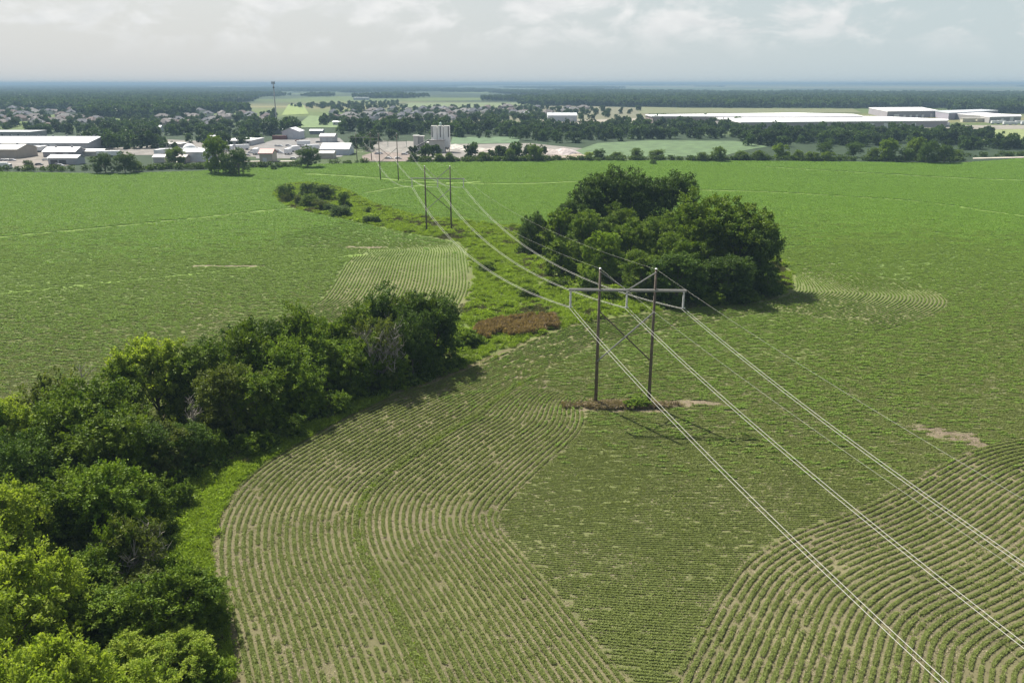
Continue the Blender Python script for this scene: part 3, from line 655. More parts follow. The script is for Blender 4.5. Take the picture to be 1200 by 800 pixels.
# ------------------------------------------------------------------ the transmission line
WOOD = mat('pole_wood', (.115,.092,.072), .9, .3, 2.5, bump=.3); ARMM = mat('arm_grey', (.22,.215,.205), .75, .1, 3); INS = mat('insulator', (.48,.48,.48), .35, .05, 3); ALU = mat('wire_aluminium', (.40,.395,.35), .6, .05, 1, spec=.5)
STEEL = mat('galvanised', (.42,.43,.44), .5, .1, 3, metal=.6)
def hframe(l, r, h, label, arm_z, low_z, detail=True):
    "two wood poles, cross arm, X brace, V braces and three hanging insulators"
    c = (l+r)/2; e = empty('power_pole_frame', c, math.atan2((r-l).y, (r-l).x), label=label, cat='power pole', group='wooden H frames of the transmission line')
    w = (r-l).length/2; aw = w*2.12
    for sx in (-1, 1):
        b = MB(); b.smooth = True; b.tube([(sx*w,0,-1), (sx*w,0,h*.5), (sx*w,0,h)], [.26, .22, .17], 10); p = b.build('pole', WOOD, e)
        cap = MB(); cap.lathe([(.19,h-.02), (.19,h+.06), (.05,h+.16)], 10, sx*w, 0); cap.build('pole_cap', STEEL, p)
    for sy, nm in ((-.26, 'crossarm'), (.26, 'crossarm')):
        MB().box(-aw, aw, sy-.07, sy+.07, arm_z-.13, arm_z+.13).build(nm, ARMM, e)
    for k, (x0, z0, x1, z1) in enumerate(((-w, arm_z-3.1, w, low_z), (w, arm_z-3.1, -w, low_z))):
        MB().tube([(x0, -.2 if k else .2, z0), (x1, -.2 if k else .2, z1)], .11, 6).build('cross_brace', WOOD if k == 0 else ARMM, e)
    for sx in (-1, 1): MB().tube([(0,-.36,arm_z+.1), (sx*w,-.36,h-.35)], .11 if sx > 0 else .07, 6).build('arm_brace', ARMM, e)
    out = []
    for sx in (-1, 0, 1):
        b = MB(); x = sx*(aw-.3); b.smooth = False; prof = []
        z = arm_z-.15
        for k in range(14): prof += [(.10, z-k*.17), (.16, z-k*.17-.05), (.16, z-k*.17-.08), (.10, z-k*.17-.12)]
        b.lathe(prof[::-1], 10, x, 0); s = b.build('insulator', INS, e)
        MB().box(x-.3, x+.3, -.06, .06, low_z*0+arm_z-2.62, arm_z-2.48).build('yoke_plate', STEEL, s)
        rz = e.rotation_euler[2]; out.append(c+Vector((math.cos(rz)*x, math.sin(rz)*x, arm_z-2.6)))
    return out, [Vector((l.x, l.y, h)), Vector((r.x, r.y, h))]
fr = []
fr.append(hframe(G(698,473.5), G(760,474.5), 20.4, 'nearest wooden H frame power pole, in the field before the grove', 17.35, 6.8))
fr.append(hframe(G(500,270.5), G(529,271), 20.4, 'second wooden H frame power pole, in the weedy strip left of the grove', 16.6, 6.6))
fr.append(hframe(G(446,211.5), G(467,211.5), 22.2, 'third wooden H frame power pole, in the far green field', 18.6, 8.5))
fr.append(hframe(G(418.5,188), G(435.5,188), 16.6, 'fourth and farthest wooden H frame power pole, before the pink gravel yard', 13.6, 6))
dv = (Vector((fr[0][0][1].x, fr[0][0][1].y, 0))-Vector((fr[1][0][1].x, fr[1][0][1].y, 0))); dv = Vector((39, -146.2, 0))
f0 = ([p+dv for p in fr[0][0]], [p+dv for p in fr[0][1]]); seq = [f0]+fr
def wire(pts, sag, rad, name, label, cat, group):
    b = MB(); b.smooth = True; path = []
    for k, (p, q) in enumerate(zip(pts[:-1], pts[1:])):
        n = 28
        for i in range(n if k < len(pts)-2 else n+1):
            s = i/n; v = p.lerp(q, s); v.z -= 4*sag[k]*s*(1-s); path.append(v)
    b.tube(path, rad, 6); return tag(b.build(name, ALU), label, cat, group)
for i, nm in enumerate(('left', 'middle', 'right')):
    for j, off in enumerate((-.23, .23)):
        pts = [f[0][i]+Vector((off, 0, 0)) for f in seq]
        wire(pts, [4.9, 5.9, 5.4, 4.0], .021, 'power_line', f"{('left', 'right')[j]} wire of the {nm} pair hanging from the wooden frames", 'power line', 'conductors of the transmission line')
for i, nm in enumerate(('left', 'right')):
    wire([f[1][i] for f in seq], [3.2, 3.2, 3.2, 2.5], .008, 'shield_wire', f'thin {nm} wire strung along the tops of the wooden frame poles', 'wire', 'shield wires of the transmission line')

# ------------------------------------------------------------------ yards, roads and fields beyond
def sheet(name, px, c, z, label, cat, var=.38, scale=.12, noise=0):
    P3 = [G(*p) for p in px]; b = MB(); b.add([(p.x, p.y, z) for p in P3], [tuple(range(len(P3)))])
    return tag(b.build(name, mat(name+'_%d_%d' % px[0], c, .95, var, scale)), label, cat, kind='structure')
sheet('gravel_yard', [(-60,197.5),(70,196.5),(95,190),(70,183),(112,180),(112,175),(-60,175)], (0.165,0.145,0.125), .12, 'pale gravel yard round the sheds at the far left', 'yard')
sheet('gravel_yard', [(108,182),(195,182),(300,184),(300,166),(250,166),(180,163),(170,172),(112,174)], (0.152,0.139,0.125), .10, 'pale gravel yard behind the trees at the left field edge', 'yard')
sheet('gravel_yard', [(300,186),(345,186),(400,184),(412,175),(398,162),(330,162),(300,170)], (0.152,0.145,0.139), .14, 'grey gravel yard round the white sheds', 'yard')
sheet('gravel_yard', [(424,183),(426,189),(482,189.5),(484,180),(440,178)], (0.165,0.132,0.112), .16, 'pink gravel yard below the concrete plant', 'yard')
sheet('gravel_yard', [(428,178),(484,180),(480,189),(560,188),(690,186),(700,176),(620,168),(560,169),(500,166),(440,165)], (0.165,0.152,0.135), .12, 'grey quarry yard of the concrete plant', 'yard')
sheet('pasture', [(655,184),(690,184),(845,184),(870,177),(900,172),(862,165.5),(760,164.8),(700,168)], (.07,.115,.045), .18, 'small green field between the far hedge and the woods', 'field')
sheet('pasture', [(528,169),(530,161),(612,160.5),(606,168)], (.07,.12,.055), .2, 'dull green field behind the concrete plant', 'field')
sheet('pasture', [(330,135.5),(338,122.8),(355,122.8),(362,134)], (.15,.20,.045), .5, 'bright sports field beside the tall mast', 'field')
sheet('pasture', [(345,150),(362,136),(400,137),(395,150)], (.10,.15,.05), .45, 'green park slope below the bright sports field', 'field')
sheet('pasture', [(465,126.5),(480,120.8),(605,120.8),(640,124),(600,126.8)], (.10,.13,.05), .7, 'pale green far field above the middle subdivision', 'field')
sheet('bare_land', [(480,147),(500,127),(600,127),(640,123.5),(760,127),(765,137),(740,144),(600,146)], (0.115,0.112,0.065), .6, 'bare building land in the middle distance', 'land')
sheet('bare_land', [(610,146.5),(745,146),(760,139),(690,141),(630,141)], (0.224,0.200,0.160), .8, 'pale graded strip before the white building', 'land')
sheet('pasture', [(750,133.5),(745,125.5),(800,127),(1000,128),(1010,133),(940,133)], (.115,.125,.055), .7, 'olive meadow beyond the long white roofs', 'field')
sheet('pasture', [(1150,166),(1165,152),(1260,150),(1260,168)], (.17,.20,.075), .5, 'meadow at the right before the factory halls', 'field')
sheet('bare_land', [(1020,149),(1120,147.5),(1260,147),(1260,151),(1165,152.5)], (0.200,0.184,0.152), .6, 'pale truck yard before the factory halls', 'land')
sheet('road', [(1140,186.4),(1240,184.2),(1240,182.9),(1140,185.4)], (.42,.38,.32), .2, 'pale country road at the right field edge', 'road')
sheet('road', [(200,190.5),(345,189.5),(345,188.6),(200,189.5)], (.36,.33,.28), .2, 'pale lane behind the left field edge', 'road')

# ------------------------------------------------------------------ buildings
def slab_roof(b, w, d, z, t=.35, o=.5): b.box(-o, w+o, -o, d+o, z, z+t)
def bld(name, label, cat, xa, xb, y, h, d, roof, wc, rc, rise=2.0, yb=None, doors=(), wins=0, group=None, dcol=(.55,.55,.55)):
    A, B = G(xa, y), G(xb, yb if yb else y); v = B-A; w = v.length
    e = empty(name, A, math.atan2(v.y, v.x), label=label, cat=cat, group=group)
    wc = tuple(.8*k for k in wc); WM = mat('wall_%.2f_%.2f_%.2f' % wc, wc, .8, .1, .3); rc = tuple(.8*k for k in rc); RM = mat('roof_%.2f_%.2f_%.2f' % rc, rc, .6, .08, .25)
    b = MB(); r = MB()
    if roof == 'x':
        b.prism([(0,0),(d,0),(d,h),(d/2,h+rise-.1),(0,h)], 0, w); r.prism([(-.5,h-.1),(d/2,h+rise),(d+.5,h-.1),(d+.5,h+.2),(d/2,h+rise+.3),(-.5,h+.2)], -.5, w+.5)
    elif roof == 'y':
        for vs in ([(0,0,0),(w,0,0),(w,0,h),(w/2,0,h+rise-.1),(0,0,h),(0,d,0),(w,d,0),(w,d,h),(w/2,d,h+rise-.1),(0,d,h)],): b.add(vs, [(0,1,2,3,4),(9,8,7,6,5),(0,5,6,1),(1,6,7,2),(2,7,8,3),(3,8,9,4),(4,9,5,0)])
        q = [(-.5,h-.1),(w/2,h+rise),(w+.5,h-.1),(w+.5,h+.2),(w/2,h+rise+.3),(-.5,h+.2)]; r.add([(a,-.5,c) for a, c in q]+[(a,d+.5,c) for a, c in q], [tuple(range(6)),tuple(range(11,5,-1))]+[(i,i+6,(i+1)%6+6,(i+1)%6) for i in range(6)])
    else:
        b.box(0, w, 0, d, 0, h); slab_roof(r, w, d, h)
    b.build('wall', WM, e); r.build('roof', RM, e)
    if roof == 'x' and w > 20:
        for k in range(int(w/9)): MB().box(w*(k+.5)/int(w/9)-.5, w*(k+.5)/int(w/9)+.5, d/2-.5, d/2+.5, h+rise+.1, h+rise+1.1).build('roof_vent', mat('vent_grey', (.3,.3,.31), .6, .05), e)
    for f, dw, dh in doors: MB().box(f*w-dw/2, f*w+dw/2, -.09, .0-.003, .02, dh).build('door', mat('door_%.2f_%.2f_%.2f' % dcol, dcol, .6, .05), e)
    for k in range(wins):
        x = (k+.5)/wins*w; MB().box(x-.7, x+.7, -.06, -.003, h*.4, h*.4+1.3).build('window', mat('dark_glass', (.05,.06,.07), .15, .05, spec=.6), e)
    return e
WH = (.78,.78,.77); GR = (.42,.43,.45); TAN = (.42,.37,.31); PALE = (.62,.63,.64); MAUVE = (.36,.34,.36)
bld('warehouse', 'long warehouse with pale blue grey roof at the far left', 'warehouse', -30, 104, 176.5, 5.0, 42, 'x', GR, (.52,.57,.60), 3.2, doors=((.55,4,4),(.62,4,4),(.69,4,4)), dcol=(.62,.63,.65))
bld('shed', 'tan shed with pale roof at the left edge of the photo', 'shed', -20, 21.5, 186, 5.5, 22, 'x', TAN, (.55,.53,.48), 2.4, doors=((.6,4,4),), dcol=(.33,.29,.25))
bld('shed', 'shed with the brightest white roof in the left yard', 'shed', 51, 89, 184.5, 3.4, 14, 'x', MAUVE, (.90,.86,.85), 2.4, doors=((.3,3.5,2.8),(.7,3.5,2.8)))
bld('shed', 'low grey open shed in front of the bright white roofed shed', 'shed', 57, 91, 193, 3.6, 9, 'x', (.40,.41,.44), (.62,.60,.60), 1.4, doors=((.2,4,2.6),(.5,4,2.6)), dcol=(.08,.08,.08))
bld('office_building', 'grey building with white corner behind the long warehouse', 'building', -20, 36, 162, 5.0, 26, 'flat', (.40,.39,.38), (.36,.38,.40), wins=6)
bld('shed', 'long low pale shed right of the bright white roofed shed', 'shed', 91, 120, 183, 2.8, 10, 'x', (.48,.46,.42), (.60,.58,.55), 1.2)
bld('shed', 'small white shed behind the left hedge', 'shed', 180, 193, 190.5, 3.0, 8, 'x', (.60,.58,.55), (.80,.78,.76), 1.2)
bld('shed', 'pinkish low shed left of the white dome', 'shed', 208, 218, 191, 3.2, 7, 'x', (.45,.38,.34), (.55,.48,.45), 1.0)
bld('storage_building', 'pale storage building right below the white dome', 'building', 214, 238, 189.5, 5.5, 16, 'x', (.68,.69,.71), (.75,.77,.79), 1.6, doors=((.55,3.5,3.4),))
bld('warehouse', 'low white flat roofed hall left of the tall mast', 'warehouse', 262, 294, 171, 3.6, 34, 'flat', (.55,.55,.56), (.66,.66,.66), wins=5)
bld('warehouse', 'white roofed low hall behind the white dome', 'warehouse', 230, 250, 165, 3.2, 16, 'flat', (.5,.5,.5), (.80,.80,.80), wins=3)
bld('shed', 'pale low shed with junk roof left of the white dome', 'shed', 182, 212, 174, 3.0, 16, 'flat', (.48,.45,.43), (.58,.56,.54), wins=3)
bld('house', 'white house with stepped roof among the dark trees at left', 'house', 174, 188, 155, 4.0, 9, 'x', (.75,.76,.77), (.66,.70,.72), 2.0, wins=3)
bld('shed', 'white gabled shed at the foot of the tall mast', 'shed', 331, 351, 163.5, 6.2, 18, 'y', (.62,.62,.66), (.70,.70,.73), 3.0, doors=((.5,4,4),))
bld('shed', 'flat pale roofed shed behind the tall mast', 'shed', 308, 334, 157, 4.0, 8, 'flat', (.3,.3,.3), (.62,.66,.66))
bld('shed', 'red roofed small building with cream walls at the field edge', 'shed', 304.5, 319.5, 190, 5.0, 10, 'x', (.52,.46,.38), (.40,.12,.10), 2.2, doors=((.4,2.5,2.5),))
bld('shed', 'white garage with pale roof in the middle yard', 'shed', 375, 392, 167, 4.6, 12, 'x', (.58,.57,.57), (.74,.70,.70), 1.8, doors=((.3,3.6,3.2),(.7,3.6,3.2)))
bld('shed', 'large white roofed shed right of the lone round tree', 'shed', 376, 409, 182, 3.8, 18, 'x', (.55,.60,.66), (.72,.73,.74), 3.2, doors=((.25,4,3),))
bld('shed', 'cream low shed right behind the lone round tree', 'shed', 372, 391, 186, 3.2, 8, 'x', (.55,.48,.42), (.72,.70,.68), 1.0)
bld('shed', 'grey small shed at the back of the middle yard', 'shed', 363, 378, 157.5, 3.0, 8, 'x', (.33,.33,.36), (.58,.60,.62), 1.2)
bld('shed', 'white bungalow on the green slope by the middle subdivision', 'shed', 390, 400, 147, 3.4, 8, 'x', (.62,.64,.62), (.70,.73,.73), 1.2, wins=2)
bld('warehouse', 'white gabled hall in the middle distance above the woods', 'warehouse', 642, 676, 143.5, 8, 26, 'x', (.55,.58,.62), (.66,.70,.72), 2.6, doors=((.1,5,5),(.8,5,5)))
bld('house', 'white gabled house left of the white hall in the middle distance', 'house', 613, 621, 138, 6, 9, 'y', (.62,.64,.68), (.60,.62,.66), 3)
bld('shed', 'white roofed shed alone in the woods at the left', 'shed', 249, 255, 127.6, 5, 10, 'x', (.75,.78,.8), (.82,.84,.86), 1.5)
bld('warehouse', 'long white roofed school far behind the tall mast', 'warehouse', 414, 431, 117.5, 7, 30, 'flat', (.5,.53,.56), (.75,.78,.8))
def slabhall(name, label, px, z, wc, rc, doors=()):
    "flat hall from the corners of its roof, seen at level z"
    P3 = [G(x, y, z) for x, y in px]; c = sum(P3, Vector())/len(P3); c.z = 0; e = empty(name, c, 0, label=label, cat='factory hall', group='white roofed factory halls')
    n = len(P3); L2 = [(p.x-c.x, p.y-c.y) for p in P3]; b = MB(); b.add([(x*.992, y*.992, 0) for x, y in L2]+[(x*.992, y*.992, z) for x, y in L2], [(i,(i+1)%n,(i+1)%n+n,i+n) for i in range(n)])
    b.build('wall', mat('wall_%.2f_%.2f_%.2f' % wc, wc, .8, .1, .05), e)
    r = MB(); r.add([(x, y, z) for x, y in L2]+[(x, y, z+.9) for x, y in L2], [tuple(range(n)), tuple(range(2*n-1, n-1, -1))]+[(i, i+n, (i+1)%n+n, (i+1)%n) for i in range(n)]); r.build('roof', mat('hallroof', rc, .6, .05, .02) if rc[0] > .7 else mat('hallroof_grey', rc, .6, .05, .02), e)
    for i, f, dw, dh in doors:
        a, q = Vector(L2[i]+(0,)), Vector(L2[(i+1) % n]+(0,)); m = a.lerp(q, f)*.992; t_ = (q-a).normalized(); nn = Vector((t_.y, -t_.x, 0)); nn = nn if nn.y < 0 else -nn
        p = [m-t_*dw/2+nn*.2, m+t_*dw/2+nn*.2]; d = MB(); d.add([(*p[0][:2],0),(*p[1][:2],0),(*p[1][:2],dh),(*p[0][:2],dh)]+[(*(k-nn*.15)[:2],zz_) for k in p for zz_ in (0, dh)], [(0,1,2,3),(4,6,1,0),(5,3,2,7),(4,0,3,5),(6,7,2,1)]); d.build('door', mat('dock_door', (.62,.62,.60), .6, .05), e)
    return e
HR = (.74,.73,.73)
slabhall('factory_hall', 'long white roofed hall farthest left, behind the woods', [(756,135.2),(930,133.0),(1000,134.6),(1012,137.0),(930,137.5),(764,137.0)], 8, (.30,.24,.24), HR)
slabhall('factory_hall', 'huge low white roofed hall in front, behind the right woods', [(836,139.0),(986,136.6),(1040,137.6),(1112,140.8),(1110,142.2),(1000,143.2),(868,144.2)], 6.5, (.30,.27,.27), HR, ((4,.35,5,5),(4,.5,5,5),(4,.65,5,5),(4,.8,5,5)))
slabhall('factory_hall', 'tallest hall with white roof and grey walls at the right', [(1018,126.8),(1080,126.4),(1100,130.3),(1040,131.2)], 8.5, (.27,.25,.27), HR, ((2,.1,9,5),(2,.3,4,4),(2,.42,4,4),(2,.54,4,4),(2,.66,4,4),(2,.82,9,5)))
slabhall('factory_hall', 'white roofed hall with bent roof edge near the right edge', [(1113,133.6),(1149,132.2),(1166,134),(1196,135.4),(1197,137.0),(1160,137.7),(1149,136)], 6.5, (.28,.27,.26), HR, ((4,.3,6,6),(4,.6,4,5)))
slabhall('factory_hall', 'grey roofed hall between the tallest hall and the right hall', [(1094,130.6),(1150,128.8),(1170,130.2),(1112,133.2)], 8, (.29,.27,.32), (.40,.42,.44))
for i, (xa, xb, y, lab) in enumerate(((1128,1143,143.2,'left of two cream box trailers before the right factory hall'), (1145,1160,143.2,'right of two cream box trailers before the right factory hall'))):
    bld('storage_box', lab, 'storage box', xa, xb, y, 4.2, 6, 'flat', (.60,.56,.44), (.66,.63,.54))
b = MB(); b.smooth = True; e = empty('dome_building', G(223,181), 0, label='white air dome standing above the pale storage building', cat='dome')
b.lathe([(5.1*math.cos(a), .9+6.2*math.sin(a)) for a in np.linspace(0, 1.5, 12)], 28); b.build('dome', mat('dome_white', (.72,.73,.72), .6, .05), e)
MB().lathe([(5.25,0),(5.25,.95),(5.0,1.0)], 28).build('ring_wall', mat('dome_ring', (.55,.55,.55), .8), e); MB().box(-1.3, 1.3, -5.6, -4.6, 0, 2.6).build('door', mat('dome_door', (.2,.2,.2), .6), e)
# mast
e = empty('radio_mast', G(325,153), 0, label='tall thin pale mast with antennas on top reaching the horizon', cat='mast')
b = MB(); b.tube([(0,0,0),(0,0,46.5)], [.75,.4], 10); b.build('pole', mat('mast_pale', (.45,.44,.43), .6, .05), e)
b = MB()
for k in range(6):
    a = k*math.pi/3; b.box(1.5*math.cos(a)-.18, 1.5*math.cos(a)+.18, 1.5*math.sin(a)-.18, 1.5*math.sin(a)+.18, 44.3, 46.8); b.tube([(0,0,45.5),(1.5*math.cos(a),1.5*math.sin(a),45.5)], .07, 4)
b.build('antenna_array', mat('antenna_dark', (.12,.12,.13), .6), e); MB().lathe([(.2,40.6),(.9,40.9),(.9,42),(.2,42.3)], 10).build('antenna_drum', MATS['antenna_dark'], e)
for x, y, h, lab in ((282, 101.2, 48, 'small water tower on the horizon left of the tall mast'), (708, 100.6, 62, 'small water tower on the horizon above the grove')):
    e = empty('water_tower', G(x, y), 0, label=lab, cat='water tower'); e.location.z = float(hill(np.array([[e.location.x, e.location.y]]))[0])
    k = 11 if x < 500 else 9; MB().tube([(0,0,0),(0,0,h*.8)], k*.35, 8).build('column', mat('tower_grey', (.3,.33,.36), .7), e); MB().lathe([(k*.35,h*.75),(k,h*.85),(k,h*.96),(k*.4,h)], 12).build('tank', MATS['tower_grey'], e)
# concrete plant
CONC = mat('silo_white', (.80,.78,.75), .75, .12, .4); CONC2 = mat('silo_grey', (.52,.51,.48), .8, .15, .4); DK = mat('dark_steel', (.12,.12,.12), .6)
for k, x in enumerate((509.5, 517, 524.3)):
    e = empty('storage_silo', G(x, 178), 0, label=('left','middle','right')[k]+' one of the three tall square pale silos of the concrete plant', cat='silo', group='silos of the concrete plant')
    b = MB(); b.smooth = False; b.box(-2.0,2.0,-2.6,2.6,3.2,17.0); b.build('tank', CONC, e); MB().lathe([(.35,1.4),(2.0,3.19)][::1], 18).build('cone', CONC2, e); MB().box(-1.9,1.9,-2.4,2.4,17.003,17.5).build('roof', CONC2, e)
    l = MB()
    for a in range(4): l.tube([(1.8*math.cos(a*1.57+.78),1.8*math.sin(a*1.57+.78),0),(1.8*math.cos(a*1.57+.78),1.8*math.sin(a*1.57+.78),3.4)], .16, 5)
    l.build('support', DK, e); MB().box(-.3+1.2*(k-1),.3+1.2*(k-1),-2.85,-2.603,10,17.2).build('ladder', DK, e)
    if k == 1: MB().lathe([(.8,17.9),(.8,19.4),(.2,19.8)], 10).build('dust_filter', mat('filter_green', (.35,.45,.40), .6), e)
bld('plant_building', 'pale block with dark belt roof in front of the tall silos', 'building', 503, 521, 179.5, 8.2, 5, 'flat', (.55,.53,.50), (.16,.15,.15), doors=((.3,3,3.4),))
bld('aggregate_bin', 'tall left bin of the concrete plant', 'bin', 485, 490.5, 178.5, 10.8, 6, 'flat', (.62,.60,.57), (.55,.54,.52))
bld('aggregate_bin', 'dark slotted bin between the two pale bins of the concrete plant', 'bin', 491, 496.5, 178.5, 10.4, 6, 'flat', (.38,.37,.36), (.45,.44,.43))
bld('aggregate_bin', 'right pale bin of the concrete plant beside the silos', 'bin', 497, 504, 179, 6.5, 6, 'flat', (.64,.62,.60), (.6,.6,.58))
e = empty('conveyor', G(500,181), R(12), label='sloping conveyor rising from the yard to the concrete plant bins', cat='conveyor'); b = MB(); b.prism([(0,0),(0,0),(0,0)], 0, .01) if False else b.tube([(-14,0,1.2),(2,0,9.5)], .55, 4); b.build('belt', DK, e)
b = MB(); [b.tube([(x,0,0),(x,0,1.2+(x+14)*8.3/16-.3)], .15, 4) for x in (-12,-7,-2)]; b.build('support', DK, e)
def pile(x, y, r, h, c, label):
    n = 26; P2 = []; b = MB(); rng = random.Random(int(x)); rings = 7
    for i in range(rings):
        t_ = i/(rings-1)
        for k in range(n):
            a = 2*math.pi*k/n; rr = r*(1-t_)*(1+.18*math.sin(3*a+x)+.08*rng.uniform(-1,1)); P2.append((rr*math.cos(a)*1.5, rr*math.sin(a), h*(t_**.9)*(1-.15*t_*t_)+rng.uniform(-.1,.1)-.1))
    b.add(P2, [(i*n+k, i*n+(k+1)%n, (i+1)*n+(k+1)%n, (i+1)*n+k) for i in range(rings-1) for k in range(n)]+[tuple(range((rings-1)*n, rings*n))])
    tag(b.build('gravel_pile', mat('gravel_%.2f_%.2f' % c[:2], c, .95, .25, .8, bump=.5), None, G(x, y)), label, 'gravel pile', 'heaps in the quarry yard')
for a in ((533,173.5,6,3.6,(.45,.42,.38),'pale gravel heap right of the silos'), (545,174.5,6.5,3.4,(.48,.45,.41),'second pale gravel heap from the silos'), (556,176,7,2.8,(.42,.39,.35),'third gravel heap from the silos, low and long'), (575,177.5,8,2.6,(.38,.34,.30),'brown low heap between the gravel heaps and the hedge trees'),
          (588,176,7,4.0,(.33,.30,.26),'dark brown heap left of the pair of hedge trees'), (645,181,9,4.6,(.40,.35,.32),'grey pink heap right of the pair of hedge trees'), (660,181,8,5.2,(.46,.40,.38),'largest pink gravel heap, left of the small far field'), (652,185,7,2.4,(.30,.25,.20),'dark soil heap in front of the pink gravel heap'), (676,184,7,2.6,(.36,.30,.22),'brown low heap at the left corner of the small far field'), (598,182,5,2.4,(.60,.59,.57),'white heap behind the pair of hedge trees')): pile(*a)
# vehicles
TYRE = mat('tyre', (.03,.03,.03), .9); GLASS = mat('dark_glass', (.05,.06,.07), .15, .05, spec=.6)
def wheel(e, x, y, r, w):
    b = MB(); b.tube([(x,y-w/2,r),(x,y+w/2,r)], r, 12); p = b.build('wheel', TYRE, e); c = MB(); c.tube([(x,y-w/2-.02,r),(x,y+w/2+.02,r)], r*.5, 8); c.build('rim', STEEL, p)
def car(x, y, rz, c, label):
    e = empty('parked_car', G(x, y), rz, label=label, cat='car', group='vehicles parked in the yards')
    b = MB(); b.prism([(-2.2,.35),(2.2,.35),(2.25,.75),(1.2,.95),(.7,1.45),(-1.3,1.45),(-2.0,.95),(-2.25,.8)], -.85, .85)
    b.v = [(q, -p, z) if False else (q, p, z) for p, q, z in b.v]; b.f = [f[::-1] for f in b.f]; b.build('body', mat('paint_%.2f_%.2f_%.2f' % c, c, .3, .03, spec=.5), e)
    g = MB(); g.box(-1.2,.8,-.87,.87,.98,1.36); g.build('window', GLASS, e)
    for wx in (-1.35, 1.35):
        for wy in (-.8, .8): wheel(e, wx, wy, .33, .2)
def trailer(x, y, rz, c, label):
    e = empty('box_trailer', G(x, y), rz, label=label, cat='trailer', group='trailers parked before the long warehouse')
    MB().box(-5,5,-1.25,1.25,1.1,3.9).build('body', mat('paint_%.2f_%.2f_%.2f' % c, c, .5, .05), e); MB().box(-4.8,4.8,-.6,.6,.8,1.09).build('frame', DK, e)
    for wx in (-4, -2.8, 3.5):
        for wy in (-1.05, 1.05): wheel(e, wx, wy, .5, .3)
for a in ((31,178.6,1.45,(.60,.61,.63),'leftmost grey trailer before the long warehouse'), (37.5,178.4,1.5,(.72,.72,.73),'second trailer from the left before the long warehouse'), (44,178.2,1.5,(.66,.67,.70),'third trailer before the long warehouse'), (50,178,1.55,(.70,.70,.70),'rightmost trailer before the long warehouse')): trailer(*a)
for a in ((4,189,.1,(.6,.6,.6),'pale car at the left of the row under the tan shed'), (9,189,.1,(.7,.7,.7),'white car in the row under the tan shed'), (14.5,189,.1,(.65,.1,.1) if False else (.5,.5,.52),'grey car at the right of the row under the tan shed'), (46,194,.3,(.08,.08,.09),'dark car left of the low open shed'), (54,188.5,.2,(.62,.62,.6),'pale car between the two sheds of the left yard'), (67,194.5,0,(.1,.1,.11),'dark car before the low open shed'), (71,195.3,0,(.4,.4,.42),'grey car before the low open shed'),
          (349,166,.2,(.25,.12,.10),'dark red car before the white gabled shed'), (373,167.5,.4,(.12,.12,.13),'dark car left of the white garage'), (344,187,.1,(.55,.55,.55),'pale car by the red roofed building'), (328,179.5,.1,(.08,.08,.08),'black car right of the red roofed building')): car(*a)
e = empty('truck', G(5,198), .05, label='white box truck at the left edge near the hedge', cat='truck'); MB().box(-3.5,2.2,-1.2,1.2,.9,3.6).build('body', mat('paint_white', (.75,.75,.74), .4), e); b = MB(); b.prism([(-1.15,.6),(1.15,.6),(1.15,2.7),(-1.15,2.7)], 2.3, 4.0); b.build('cab', MATS['paint_white'], e); MB().box(3.4,4.02,-1.0,1.0,1.7,2.5).build('windscreen', GLASS, e)
for wx in (-2.4, 3.2):
    for wy in (-1.0, 1.0): wheel(e, wx, wy, .48, .3)
e = empty('shipping_container', G(328,163.8), 0, label='dark red container left of the white gabled shed', cat='container'); MB().box(-6,6,-1.3,1.3,.1,3.4).build('body', mat('rust_red', (.16,.06,.055), .7), e); MB().box(6.003,6.06,-1.2,1.2,.2,3.3).build('door', mat('rust_red2', (.13,.05,.045), .7), e)

def fleet(src, spots, lab, grp):
    for x, y, rz in spots: copy_thing(src, G(x, y), rz, (1, 1, 1), lab, grp)
_t = [o for o in COL.objects if o.get('category') == 'trailer'][1]; _c = [o for o in COL.objects if o.get('category') == 'car']
fleet(_t, [(1022+i*6.2+random.uniform(-1,1), 148.2-.008*i*6, 1.5+random.gauss(0,.05)) for i in range(15)], 'white box trailer in the long row before the huge low hall', 'trailers before the huge low hall')
fleet(_t, [(1166+i*7, 146+random.uniform(-.8,.8), .1) for i in range(6)], 'white box trailer in the yard at the right edge', 'trailers in the right yard')
fleet(_t, [(x, y, random.uniform(-.3,1.8)) for x, y in ((188,182),(197,181),(262,178),(271,177),(284,176),(300,181),(356,171),(366,176),(345,178),(124,184),(133,184),(338,181))], 'pale box trailer or container standing in the middle yards', 'trailers in the middle yards')
for i in range(4): fleet(_c[i*2], [(random.uniform(185,300), random.uniform(174,186), random.uniform(-.4,.4)) for k in range(5)]+[(random.uniform(318,372), random.uniform(168,182), random.uniform(-.4,.4)) for k in range(4)]+[(random.uniform(440,500), random.uniform(179,188), random.uniform(-.4,.4)) for k in range(2)], 'small vehicle parked in the yards beyond the left field', 'vehicles in the middle yards')
